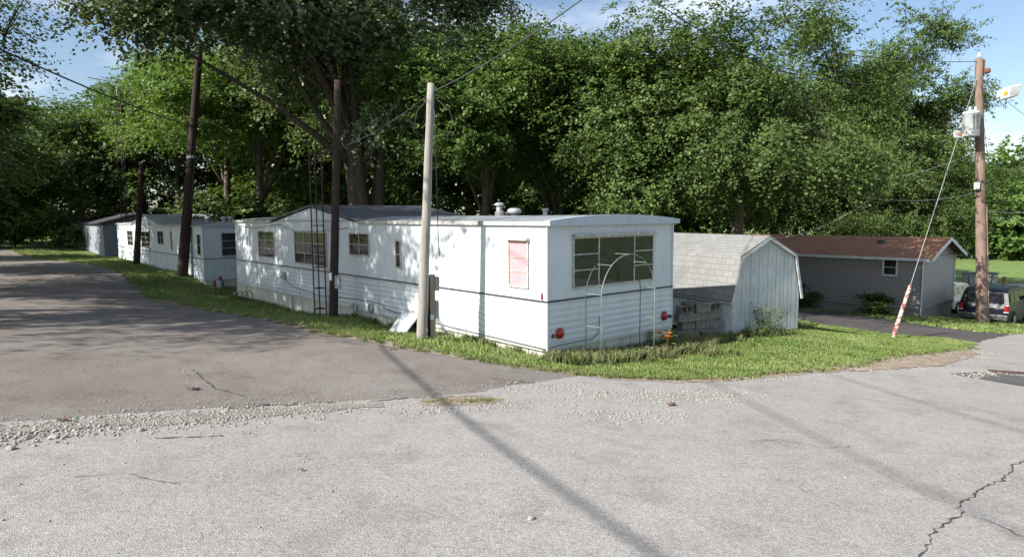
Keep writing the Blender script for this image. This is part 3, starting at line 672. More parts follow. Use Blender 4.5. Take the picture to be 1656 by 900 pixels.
def lap_home(loc, z, az, W, L_, top, rise, over, eo, wallm, roofm, label, zb=-.5, bot=.35):
    t = empty('mobile_home', (*loc, z), az, label, 'mobile home', 'mobile homes along the lane')
    mb = MB(); lap_wall(mb, 'x', 0, 1, 0, L_, bot, top); lap_wall(mb, 'y', 0, 1, 0, W, bot, top)
    mb.add([(0, .0, top), (W/2, 0, top+rise*.97), (W, 0, top)], [(0, 2, 1)])
    n = int(rise/.11)
    for i in range(n):
        a = i/n; b = (i+1)/n; mb.add([(W/2*a, -.014, top+rise*.97*a), (W-W/2*a, -.014, top+rise*.97*a), (W-W/2*b, -.001, top+rise*.97*b), (W/2*b, -.001, top+rise*.97*b)], [(0, 1, 2, 3)])
    mb.add([(W, 0, bot), (W, L_, bot), (W, L_, top), (W, 0, top), (0, L_, bot), (0, L_, top)], [(0, 1, 2, 3), (1, 4, 5, 2)]); mb.build('wall', wallm, t)
    mb = MB(); strip_wall(mb, 'x', .02, 1, 0.02, L_, zb, bot, .15, .01); strip_wall(mb, 'y', .02, 1, .02, W, zb, bot, .15, .01); mb.build('skirting', wallm, t)
    gable_roof('roof', W, L_, top+.04, rise, over, eo, roofm, t)
    return t
t = lap_home((-29.6, 47), -.3, A1, 5.2, 15.5, 2.5, .75, .2, .25, M['vinylgrey'], M['shing_dark'], 'grey sided mobile home with dark shingle roof, farthest down the lane', -.6, .2)
window(t, 'x', -.034, 1, 6.5, 7.1, .9, 2.05, (), (.5,), 'trimwhite'); window(t, 'x', -.034, 1, 9.3, 10.2, .95, 2.1, (), (.5,), 'trimwhite')
AH = R(43); HL = (17.83, 28.0)
t = lap_home(HL, -1.95, AH, 5.3, 16, 2.62, .78, .28, .42, M['vinyl'], M['shing_brown'], 'taupe sided mobile home with a brown shingle roof and small white window', -.8, .36)
window(t, 'x', -.034, 1, 1.0, 1.48, 1.82, 2.52-.05, (), (.5,), 'trimwhite', fwid=.07)
mb = MB(); mb.box(-.3, -.25, -.4, 16.3, 2.48, 2.6); mb.build('gutter', M['trimwhite'], t)
for b_ in ((-.07, .05, -.06, -.034, -.3, 2.6), (5.25, 5.34, -.06, -.034, -.1, 2.6)): mb = MB(); mb.box(*b_); mb.build('corner_trim', M['trimwhite'], t)
mb = MB()
for sx in (0, 1):
    a = (-.28 if sx == 0 else 5.58, -.44, 2.51); b = (2.65, -.44, 3.37); mb.bar(a, b, .03, .15, (0, 0, 1))
mb.build('gable_trim', M['trimwhite'], t)
mb = MB(); mb.box(.06, 5.24, -.055, -.034, .30, .40); mb.build('base_trim', M['vinyl'], t)
mb = MB(); mb.lathe([(.16, -.05), (.17, .06), (.12, .1)], 14); o = mb.build('roof_vent', M['plastic'], t); o.location = (1.7, 2.2, 3.2)

# ------------------------------------------------------------------ gambrel shed
SHZ = -.36; AS = R(28)
t = empty('garden_shed', (5.33, 15.5, SHZ), AS, 'white board garden shed with a pale grey barn shaped roof', 'shed')
sw, sl_ = 2.38, 3.4; prof = [(0, 0), (0, .93), (.24, 1.93), (sw/2, 2.36), (sw-.24, 1.93), (sw, .93), (sw, 0)]
mb = MB()
def ptop(x):
    for (a, za), (b, zb_) in zip(prof[1:], prof[2:]):
        if a <= x <= b: return za+(zb_-za)*(x-a)/max(b-a, 1e-6)
    return .93
for i in range(16):
    a, b = sw*i/16, sw*(i+1)/16; d = .0 if i % 2 else .003
    ps = [(a+.002, -d, 0), (b-.004, -d, 0), (b-.004, -d, ptop(b-.004)), (a+.002, -d, ptop(a+.002))]
    if a < .24 < b: ps.insert(3, (.24, -d, 1.93))
    if a < sw-.24 < b: ps.insert(3, (sw-.24, -d, 1.93))
    mb.add(ps, [tuple(range(len(ps)))])
mb.add([(x, .012, z) for x, z in prof], [tuple(range(7))])
mb.add([(x, sl_, z) for x, z in prof], [tuple(range(7))[::-1]]); mb.add([(.0, 0, 0), (.0, sl_, 0), (.0, sl_, .95), (.0, 0, .95), (sw, 0, 0), (sw, sl_, 0), (sw, sl_, .95), (sw, 0, .95)], [(0, 1, 2, 3), (4, 5, 6, 7)])
mb.build('wall', M['shedwhite'], t)
mb = MB(); q = []; rp_ = [(-.09, .86), (.19, 1.96), (sw/2, 2.43), (sw-.19, 1.96), (sw+.09, .86)]
for (a, za), (b, zb_) in zip(rp_, rp_[1:]):
    s = math.hypot(b-a, zb_-za); mb.add([(a, -.06, za), (b, -.06, zb_), (b, sl_+.06, zb_), (a, sl_+.06, za)], [(0, 1, 2, 3)])
    q.append([(0, 0), (0, s), (sl_+.12, s), (sl_+.12, 0)] if b <= sw/2+.01 else [(0, s), (0, 0), (sl_+.12, 0), (sl_+.12, s)])
inn = [(a+(.03 if a < sw/2 else -.03 if a > sw/2 else 0), z-.035) for a, z in rp_]
for (a, za), (b, zb_) in zip(inn, inn[1:]):
    mb.add([(a, -.06, za), (b, -.06, zb_), (b, sl_+.06, zb_), (a, sl_+.06, za)], [(0, 3, 2, 1)]); q.append([(0, 0)]*4)
for y in (-.06, sl_+.06):
    for k in range(4): mb.add([(rp_[k][0], y, rp_[k][1]), (rp_[k+1][0], y, rp_[k+1][1]), (inn[k+1][0], y, inn[k+1][1]), (inn[k][0], y, inn[k][1])], [(0, 1, 2, 3)]); q.append([(0, 0)]*4)
for (a, b) in ((rp_[0], inn[0]), (rp_[-1], inn[-1])): mb.add([(a[0], -.06, a[1]), (a[0], sl_+.06, a[1]), (b[0], sl_+.06, b[1]), (b[0], -.06, b[1])], [(0, 1, 2, 3)]); q.append([(0, 0)]*4)
o = mb.build('roof', M['shing_grey'], t); uvplane(o.data, q)
mb = MB()
for k in range(4):
    a, b = inn[k], inn[k+1]; mb.bar((a[0], -.05, a[1]-.035), (b[0], -.05, b[1]-.035), .03, .07)
mb.box(-.055, -.002, -.03, sl_, .80, .875); mb.box(-.075, -.056, -.05, sl_+.05, .82, .89)
mb.build('roof_trim', M['shedtrim'], t)

# ------------------------------------------------------------------ concrete blocks
def block_mesh():
    mb = MB(); L_, W_, H_ = .40, .19, .19; t_ = .03
    mb.box(0, L_, 0, t_, 0, H_); mb.box(0, L_, W_-t_, W_, 0, H_)
    for x in (0, L_/2-t_/2, L_-t_): mb.box(x, x+t_, t_, W_-t_, 0, H_)
    return mb
b0 = block_mesh().build('concrete_block', M['block'], bevel=.004); first = True
bx0 = Vector((3.92, 14.95, 0)); bd = Vector((.90, .43, 0)).normalized(); baz = math.atan2(bd.y, bd.x); rb = random.Random(4)
spots = []
for c in range(3):
    off = [0, .2, .05][c]
    for i in range(3 if c < 2 else 3): spots.append((c, i*.41+off-.1, rb.uniform(-.03, .03), rb.uniform(-.06, .06), 0))
spots += [(3, .02, 0, .05, 1), (3, .50, 0, -.1, 0), (3, .92, .03, .15, 1)]
words = {0: 'bottom', 1: 'second', 2: 'third', 3: 'top'}; pos = ['beside the mobile home', 'in the middle', 'beside the shed']
cnt = {}
for c, x, dy, rz, kind_ in spots:
    o = b0 if first else b0.copy()
    if not first: COL.objects.link(o)
    first = False
    i = cnt.get(c, 0); cnt[c] = i+1; p = bx0+bd*x+Vector((-bd.y, bd.x, 0))*dy
    o.location = (p.x, p.y, -.30+c*.193); o.rotation_euler = (R(90) if kind_ else 0, 0, baz+rz)
    if kind_: o.location.z += 0; o.location.x += -bd.y*.19; o.location.y += bd.x*.19
    tag(o, 'grey concrete block in the %s course of the pile, %s' % (words[c], pos[min(i, 2)]), 'concrete block', 'concrete blocks stacked between mobile home and shed')
mb = MB(); mb.box(0, .36, 0, .17, 0, .09); o = mb.build('brick_slab', M['brickdark'], bevel=.008); p = bx0+bd*.17; o.location = (p.x, p.y-.03, -.30+4*.193-.0); o.rotation_euler = (0, 0, baz+.1)
tag(o, 'dark brown slab lying on top of the concrete block pile', 'slab')

# ------------------------------------------------------------------ poles
def pole(base, top, r0, r1, mat, name='utility_pole', label='', group='wooden poles along the lane'):
    t = empty(name, base, 0, label, 'pole', group); d = Vector(top)-Vector(base); rnd = random.Random(int(base[0]*100))
    pts = [Vector((0, 0, -.4))]+[d*(i/14)+Vector((rnd.uniform(-.006, .006), rnd.uniform(-.006, .006), 0)) for i in range(15)]
    rs = [r0]+[r0+(r1-r0)*i/14*1.0+rnd.uniform(-.002, .002) for i in range(15)]
    mb = MB(); mb.tube(pts, rs, 16); mb.build('shaft', mat, t, True); return t, d
def gz(x, y): return float(h(x, y))
def pole_px(pb, pt, Y, r0, r1, mat, **k):
    b = at(*pb, Y); z = gz(b.x, b.y); tp = at(*pt, Y); return pole((b.x, b.y, min(z, b.z+.3)), tp, r0, r1, mat, **k)+(b, tp)
pB, dB, bB, tB = pole_px((682, 543), (697, 135), 12.45, .106, .068, M['pole_grey'], label='silver grey bare wooden pole in front of the white wall')
pA, dA, bA, tA = pole_px((539, 510), (546, 130), 16.6, .115, .08, M['pole_dark'], label='dark reddish pole standing beside the lattice mast')
pC, dC, bC, tC = pole_px((295, 443), (322, 78), 28.7, .23, .14, M['pole_dark'], label='tall thick dark pole leaning in front of the second mobile home')
pD, dD, bD, tD = pole_px((221, 431), (229, 262), 34.6, .17, .12, M['pole_dark'], label='short weathered pole farthest down the row of mobile homes')
def add_strap(par, d, u, r, hh, mat, name='strap'):
    mb = MB(); mb.lathe([(r, -hh/2), (r, hh/2)], 16); o = mb.build(name, mat, par); o.location = d*u; return o
add_strap(pC, dC, .53, .205, .12, M['steel']); mb = MB(); mb.tube([dC*.3+Vector((.19, -.05, 0)), dC*.62+Vector((.16, -.05, 0))], .03, 6); mb.build('conduit', M['plastic'], pC)
mb = MB(); mb.box(-.03, .03, -.17, -.09, 1.0, 1.2); mb.build('tag_plate', M['trimwhite'], pA)
mb = MB(); mb.box(.08, .22, -.1, .04, .78, 1.12); mb.build('switch_box', M['greybox'], pA, bevel=.01)
# loose service wires at the grey pole head
def arc(a, b, sag, n=12):
    a = Vector(a); b = Vector(b); return [a.lerp(b, i/n)-Vector((0, 0, sag*4*(i/n)*(1-i/n))) for i in range(n+1)]
mb = MB(); k = dB
mb.tube([k*.96, k*.95+Vector((.35, 0, -.25)), k*.88+Vector((.5, -.1, -.3)), k*.82+Vector((.25, 0, -.1)), k*.8+Vector((.08, -.05, 0))], .006, 5)
mb.tube([k*.95, k*.93+Vector((-.25, 0, -.15)), k*.84+Vector((-.3, 0, -.1)), k*.8+Vector((-.1, 0, 0))], .006, 5); mb.tube([k*.9+Vector((.09, -.05, 0)), k*.5+Vector((.2, .1, 0)), k*.33+Vector((.27, .1, 0))], .009, 5)
mb.build('service_wire', M['wire'], pB, True)
# meter post beside the grey pole
p = at(701, 541, 12.55); t = empty('meter_post', (p.x, p.y, gz(p.x, p.y)), R(12), 'weathered plank meter post with grey boxes beside the silver grey pole', 'meter post')
mb = MB(); mb.box(-.055, .045, -.03, .04, -.2, 1.3); mb.build('post', M['plank'], t); mb = MB(); mb.box(-.11, -.058, 0, .09, -.2, 1.28); mb.build('dark_side', M['pole_dark'], t)  # second box is the post's dark side, its shade put into the colour
for z0, z1, x1 in ((.98, 1.25, .10), (.44, .78, .085)):
    mb = MB(); mb.box(.048, x1+.03, -.05, .13, z0, z1); mb.build('meter_box', M['greybox'], t, bevel=.01)
mb = MB(); mb.box(-.06, .01, -.07, -.032, .42, .52); mb.build('junction_box', M['enamel'], t, bevel=.005)
# lattice masts
def mast(base, H_, wd, mat, name, label, nb, r=.016):
    t = empty(name, base, R(20), label, 'mast'); cs = [Vector((wd*.577*math.cos(a), wd*.577*math.sin(a), 0)) for a in (R(90), R(210), R(330))]
    for c in cs:
        mb = MB(); mb.tube([c-Vector((0, 0, .2)), c+Vector((0, 0, H_))], r, 6); mb.build('leg', mat, t)
    for i in range(nb):
        z = H_*(i+.5)/nb; mb = MB()
        for a, b in ((0, 1), (1, 2), (2, 0)):
            mb.tube([cs[a]+Vector((0, 0, z)), cs[b]+Vector((0, 0, z))], r*.7, 5)
        mb.build('rung', mat, t)
    return t
p = at(518, 502, 18.25); mast((p.x, p.y, gz(p.x, p.y)), 4.7, .32, M['tower'], 'lattice_mast', 'dark lattice mast in front of the three part window', 8, .02)
p = at(205, 400, 46); t = mast((p.x, p.y, .1), 11.2, .4, M['tower'], 'antenna_mast', 'tall lattice mast with television aerial behind the second mobile home', 18, .035)
mb = MB(); mb.tube([(0, 0, 11), (0, 0, 12.1)], .03, 6); a = Vector((-1.6, -.5, 12.0)); b = Vector((1.9, .6, 11.7)); mb.tube([a, b], .03, 6)
for i in range(12):
    c = a.lerp(b, i/11); l = .75-.035*i; mb.tube([c+Vector((-.3*l*2, .95*l, 0)), c-Vector((-.3*l*2, .95*l, 0))], .012, 5)
mb.build('aerial', M['steel'], t)
# right utility pole with transformer and lamp
bF = at(1588, 524, 25.2); tF = at(1583, 95, 25.2); z = gz(bF.x, bF.y)
t, dF = pole((bF.x, bF.y, z), tF, .205, .13, M['pole_brown'], label='tall brown utility pole with transformer and lamp, in front of the dark car', group='wooden poles along the lane')
def onp(py, dx=0, dy=0): # local point on the pole at image row
    q = at(1588-5*(524-py)/429, py, 25.2); return Vector((q.x-bF.x+dx, q.y-bF.y+dy, q.z-z))
c = onp(222); mb = MB(); mb.lathe([(.27, 0), (.29, .02), (.29, .82), (.31, .83), (.31, .88), (.24, .93), (.1, .97)], 24); o = mb.build('transformer', M['enamel'], t, True); o.location = c+Vector((-.56, -.28, 0))
for i, (dx, dy) in enumerate(((-.12, -.05), (.1, -.05))):
    mb = MB(); mb.lathe([(.03, 0), (.05, .03), (.03, .06), (.05, .09), (.03, .12), (.045, .15), (.02, .2)], 10); q = mb.build('bushing', M['trimwhite'], o); q.location = (dx, dy, .9)
for dx in (-.14, 0, .14):
    mb = MB(); mb.tube([(dx, -.30, .75), (dx, -.32, .55), (dx*.7, -.31, .25)], .012, 5); q = mb.build('lead', M['wire'], o)
    mb = MB(); mb.lathe([(.025, 0), (.035, .02), (.02, .06)], 8); q = mb.build('bushing', M['plastic'], o); q.location = (dx, -.30, .72); q.rotation_euler = (R(90), 0, 0)
c = onp(163); mb = MB(); mb.tube([c, c+Vector((.35, 0, .0)), c+Vector((.62, -.03, .05)), c+Vector((.8, -.05, .15))], .025, 8); a_ = mb.build('lamp_arm', M['plastic'], t)
mb = MB(); mb.prism([(-.22, -.15), (.2, -.15), (.34, .17), (-.14, .17)], 'y', -.19, .19); o = mb.build('lamp', M['enamel'], t, bevel=.02); o.location = c+Vector((.98, -.05, .25)); o.rotation_euler = (0, R(-12), R(-15))
mb = MB(); mb.prism([(-.17, -.105), (.19, -.105), (.27, .1), (-.12, .1)], 'y', -.197, -.191); q = mb.build('sticker', M['sticker'], o); q.scale = (.3, 1, .6); q.location = (-.13, 0, 0); o.scale = (1.25, 1.5, 1.25)
mb = MB(); mb.prism([(-.04, -.13), (.19, -.13), (.31, .15), (.04, .15)], 'y', -.2, -.191); mb.build('lens', M['greybox'], o)
c = onp(97); mb = MB(); mb.lathe([(.03, 0), (.07, .04), (.05, .1), (.06, .14), (.02, .18)], 10); o = mb.build('insulator', M['trimwhite'], t); o.location = c+Vector((0, 0, .08))
mb = MB(); q = onp(112); mb.box(q.x+.1, q.x+.2, q.y-.05, q.y+.05, q.z-.25, q.z+.35); mb.build('bracket', M['pole_brown'], t); q = onp(115)
mb = MB(); mb.lathe([(.07, 0), (.11, .05), (.11, .14), (.05, .2)], 12); o = mb.build('insulator', M['rust'], t); o.location = q+Vector((.28, -.05, -.1))
mb = MB(); q = onp(300); mb.box(q.x-.3, q.x-.15, q.y-.2, q.y-.06, q.z-.15, q.z+.12); mb.build('junction_box', M['enamel'], t, bevel=.01)
mb = MB(); mb.tube([onp(520, .17, -.13), onp(400, .16, -.12), onp(330, .155, -.11)], .03, 8); mb.build('conduit', M['pole_brown'], t)
mb = MB(); mb.tube([onp(228, -.45, -.3), onp(245, -.3, -.2), onp(262, -.3, -.12), onp(290, -.2, -.15), onp(300, -.2, -.2)], .01, 5); mb.tube([onp(205, .1, -.1), onp(250, .22, -.1), onp(280, .3, -.1)], .008, 5); mb.build('drip_wire', M['wire'], t)
# guy wire
gb = at(1443, 548, 18.3); gz_ = gz(gb.x, gb.y); gt = at(1580, 125, 24.9); gm2 = at(1472, 462, 19.0)
t = empty('guy_wire', (gb.x, gb.y, gz_), 0, 'slanting steel guy wire with a rusty peeling guard tube in the lawn', 'guy wire'); o0 = Vector((gb.x, gb.y, gz_))
tp = Vector((gt.x, gt.y, gt.z))-o0; g2 = Vector((gm2.x, gm2.y, gm2.z))-o0
mb = MB(); mb.tube([Vector((0, 0, -.1)), g2*.5, g2, tp], .012, 6); mb.build('cable', M['wirelite'], t)
mb = MB(); mb.tube([Vector((0, 0, -.05)), g2*.3, g2*.62], .058, 12); mb.tube([g2*.55, g2*.8, g2], .052, 12); mb.build('guard', M['rustyellow'], t, True)
sp = at(1549, 217, 23.2)-o0; mb = MB(); mb.box(sp.x-.17, sp.x+.17, sp.y-.04, sp.y-.02, sp.z-.12, sp.z+.12); o = mb.build('marker_plate', M['enamel'], t); mb = MB(); mb.box(sp.x-.06, sp.x+.12, sp.y-.048, sp.y-.042, sp.z-.04, sp.z+.05); mb.build('marker_stripe', M['sticker'], t)
# overhead lines
def line(pts, r, mat, label, name='overhead_cable'):
    p0 = Vector(pts[0][0]) if isinstance(pts[0][0], (tuple, Vector)) else Vector(pts[0])
    allp = []
    for a, b, sag in pts: allp += arc(a, b, sag, 26)
    mb = MB(); mb.tube(allp, r, 6); o = mb.build(name, mat, None, True); return tag(o, label, 'cable', 'overhead cables')
hB = Vector((bB.x, bB.y, 0)); topB = at(697, 150, 12.45); topA = at(545, 208, 16.6); topC = at(312, 205, 28.7)
line([(topC, (-9.2, 6.6, 6.3), .25), ((-9.2, 6.6, 6.3), (-6.3, -1.6, 7.0), .1), ((-6.3, -1.6, 7.0), (-3, -12, 8), .1)], .022, M['wire'], 'thick bundled cable running from the leaning dark pole off over the left of the lane')
line([(topB, at(940, 0, 10.3), .08), (at(940, 0, 10.3), (9, 4, 9), .1)], .011, M['wire'], 'cable rising from the head of the grey pole towards the upper right')
line([(topB, at(546, 240, 16.6), .12), (at(546, 240, 16.6), at(450, 282, 21), .05)], .009, M['wire'], 'thin cable sagging from the grey pole to the dark reddish pole')
line([(at(1583, 130, 25.2), at(1250, 112, 21), .35), (at(1250, 112, 21), at(1040, -10, 16.5), .1), (at(1040, -10, 16.5), (-8, 6, 11), .3)], .014, M['wire'], 'line crossing in front of the maples to the transformer pole')
line([((tF.x, tF.y, tF.z-.1), at(1265, 70, 21), .2), (at(1265, 70, 21), (-9, 5, 12), .3)], .012, M['wire'], 'upper line from the transformer pole head across the tree tops')
line([(at(1583, 310, 25.2), at(1410, 320, 23), .2), (at(1410, 320, 23), at(1250, 385, 24), .3)], .009, M['wirelite'], 'low service line from the transformer pole towards the brown roof')
line([(at(1580, 245, 25.2), at(1480, 280, 23.5), .05), (at(1480, 280, 23.5), at(1400, 290, 23.5), .05)], .01, M['wirelite'], 'pale service drop beside the guy wire')
for i, (a, b, lb) in enumerate((((1590, 245), (1690, 325), 'steepest thin line leaving the transformer pole to the right'), ((1590, 300), (1700, 318), 'nearly level line leaving the transformer pole to the right'),
        ((1590, 341), (1700, 340), 'upper of two low level lines right of the transformer pole'), ((1590, 350), (1700, 350), 'lower of two low level lines right of the transformer pole'), ((1588, 130), (1700, 215), 'high thin line leaving the lamp pole to the right'))):
    line([(at(*a, 25.2), at(*b, 34), .1)], .01, M['wire' if i in (0, 1, 4) else 'wirelite'], lb)
line([((-14.5, 26, 10.0), (-8.4, 4.6, 9.6), .2), ((-8.4, 4.6, 9.6), (-7.6, -3.5, 9.9), .1), ((-7.6, -3.5, 9.9), (-6.5, -14, 10.5), .1)], .014, M['wire'], 'high thin power line over the left of the lane, nearer the homes')
line([((-12.6, 26, 10.3), (-6.6, 5.4, 9.9), .2), ((-6.6, 5.4, 9.9), (-5.6, -3, 10.2), .1), ((-5.6, -3, 10.2), (-4, -14, 10.8), .1)], .013, M['wire'], 'high thin power line over the left of the lane, nearer the road')

# ------------------------------------------------------------------ trellis arch
def trel():
    c = T1(0, 0); t = empty('garden_arch', (c[0], c[1], 0), A1, 'green wire garden arch standing in front of the wide front window', 'garden arch')
    def archpts(x0, x1, y, zt, zb): 
        r = (x1-x0)/2; xm = (x0+x1)/2; zs = zt-r*.95
        return [(x0, y, zb), (x0+.01, y, zs*.5), (x0, y, zs)]+[(xm-r*math.cos(a), y, zs+r*.95*math.sin(a)) for a in np.linspace(.15, math.pi-.15, 16)]+[(x1, y, zs), (x1, y, zs*.5), (x1, y, zb)]
    for (x0, x1, y, mt, nm) in ((.73, 2.36, -.28, 'dark_wire', 'back_hoop'), (.73, 2.33, -.66, 'green_wire', 'front_hoop')):
        mb = MB(); mb.tube(archpts(x0, x1, y, 1.86, -.3), .0085, 7); mb.build(nm, M[mt], t, True)
    for z in (-.1, .5, 1.1):
        for x0, x1 in ((.73, .73), (2.36, 2.33)): mb = MB(); mb.tube([(x0, -.28, z+.05), (x1, -.66, z+.05)], .006, 6); mb.build('rung', M['green_wire'], t)
    for a in (50, 90, 130): x = 1.54-.81*math.cos(R(a)); zz = 1.085+.775*math.sin(R(a)); mb = MB(); mb.tube([(x, -.28, zz), (x-.01, -.66, zz)], .006, 6); mb.build('rung', M['green_wire'], t)
    return t
trel()
# leaning panel
t1m = Matrix.Rotation(A1, 4, 'Z')
mb = MB(); mb.prism([(-.55, -.08), (-.52, -.08), (-.08, .36), (-.11, .38)], 'y', 4.1, 4.78); o = mb.build('leaning_panel', M['trimwhite']); c = T1(0, 0); o.location = (c[0], c[1], -.02); o.rotation_euler = (0, 0, A1)
tag(o, 'white panel leaning on the skirting left of the grey pole', 'panel')
# gas meter
p = at(352, 462, 25.5); t = empty('gas_meter', (p.x, p.y, gz(p.x, p.y)-.05), R(-20), 'small grey green gas meter with round red caps between two mobile homes', 'gas meter')
mb = MB(); mb.box(.02, .27, -.1, .1, .32, .62); mb.build('body', M['meter'], t, bevel=.03)
mb = MB(); mb.tube([(.14, 0, -.3), (.14, 0, .33)], .03, 8); mb.tube([(-.14, 0, -.3), (-.14, 0, .5)], .025, 8); mb.tube([(.2, 0, 0), (.9, .05, .06), (.9, .05, -.3)], .03, 8); mb.build('pipe', M['rust'], t)
for x, z, r in ((-.14, .5, .1), (.14, .68, .09)):
    mb = MB(); mb.lathe([(r, -.03), (r, .03), (r*.6, .05)], 16); o = mb.build('cap', M['rust'], t, True); o.location = (x, 0, z); o.rotation_euler = (R(90), 0, 0)
mb = MB(); mb.lathe([(.09, -.03), (.1, .03), (.05, .06)], 16); o = mb.build('valve', M['meter'], t, True); o.location = (.9, -.03, .1); o.rotation_euler = (R(90), 0, 0)
# tipped wire frame near left end
c = at(398, 476, 23.2); mb = MB()
for k_ in range(3): mb.tube([(k_*.14-.2+.2*math.cos(a)*.6, .03*k_, .18+.2*math.sin(a)) for a in np.linspace(0, 2*math.pi, 15)], .012, 5)
o = mb.build('wire_hoops', M['rust']); o.location = (c.x, c.y, gz(c.x, c.y)); tag(o, 'rusty wire hoops leaning at the far end of the white wall', 'wire hoops')
# brown crate far left
p = at(107, 402, 56); mb = MB()
for i in range(7): mb.box(-.9+i*.26, -.9+i*.26+.2, -.02, .02, 0, 1.15)
mb.box(-.9, .9, .025, .07, .15, .25); mb.box(-.9, .9, .025, .07, .85, .95); o = mb.build('board_fence', M['pole_dark']); o.location = (p.x, p.y, gz(p.x, p.y)-.1); o.rotation_euler = (0, 0, .3)
tag(o, 'low dark brown board fence at the shaded end of the lane', 'fence')
# drain grate
g = G(1638, 607); mb = MB()
for i in range(7): mb.box(-.42+i*.13, -.42+i*.13+.06, -.22, .22, 0, .03)
mb.box(-.45, .45, -.25, -.2, 0, .035); mb.box(-.45, .45, .2, .25, 0, .035); o = mb.build('drain_grate', simple('dark rust', (.09, .045, .035), (.05, .03, .027), 8, .8)); o.location = (g[0], g[1], gz(*g)+.015); o.rotation_euler = (R(4.3), R(2.9), R(-8)); o.scale = (.75, .6, .6)
tag(o, 'rust red drain grate in the patched asphalt at the right', 'drain grate')
# dead leaves and stones on the asphalt
lb = ['reddish dead leaf on the lane beside a white pebble', 'curled brown dead leaf on the gravel strip at left', 'brown dead leaf among the gravel below the lawn', 'dark dry leaf on the near road left of centre']
for (px, py, s), l_ in zip(((310, 634, .05), (103, 685, .05), (1085, 660, .055), (487, 766, .022)), lb):
    g = G(px, py); mb = MB(); n = 9
    vs = [(0, 0, .012)]+[(s*(1+.35*(i % 2))*math.cos(6.283*i/n), s*.6*(1+.3*((i+1) % 2))*math.sin(6.283*i/n), .012+.25*s*(i % 3)) for i in range(n)]
    mb.add(vs, [(0, i+1, (i+1) % n+1) for i in range(n)]); o = mb.build('dead_leaf', M['leafbrown']); o.location = (g[0], g[1], gz(*g)+.022); tag(o, l_, 'leaf', 'dead leaves on the asphalt')
for (px, py, s, l_) in ((318, 631, .028, 'white pebble beside the reddish leaf on the lane'), (859, 849, .022, 'lone pale pebble on the near road, bottom centre'), (18, 733, .032, 'pale angular rock at the left end of the gravel strip'), (88, 712, .035, 'grey rock at the lower left of the gravel strip'), (228, 700, .028, 'rounded pale rock on the left of the gravel strip')):
    g = G(px, py); mb = MB(); rnd = random.Random(px)
    mb.lathe([(s*.6, 0), (s*1.1, s*.3), (s*.9, s*.7), (s*.35, s*1.0)], 7)
    mb.v = [(a*rnd.uniform(.85, 1.15)*1.3, b*rnd.uniform(.85, 1.15), c_) for a, b, c_ in mb.v]
    o = mb.build('stone', M['stone']); o.location = (g[0], g[1], gz(*g)+.02); o.rotation_euler = (0, 0, px); tag(o, l_, 'stone', 'single stones on the asphalt')

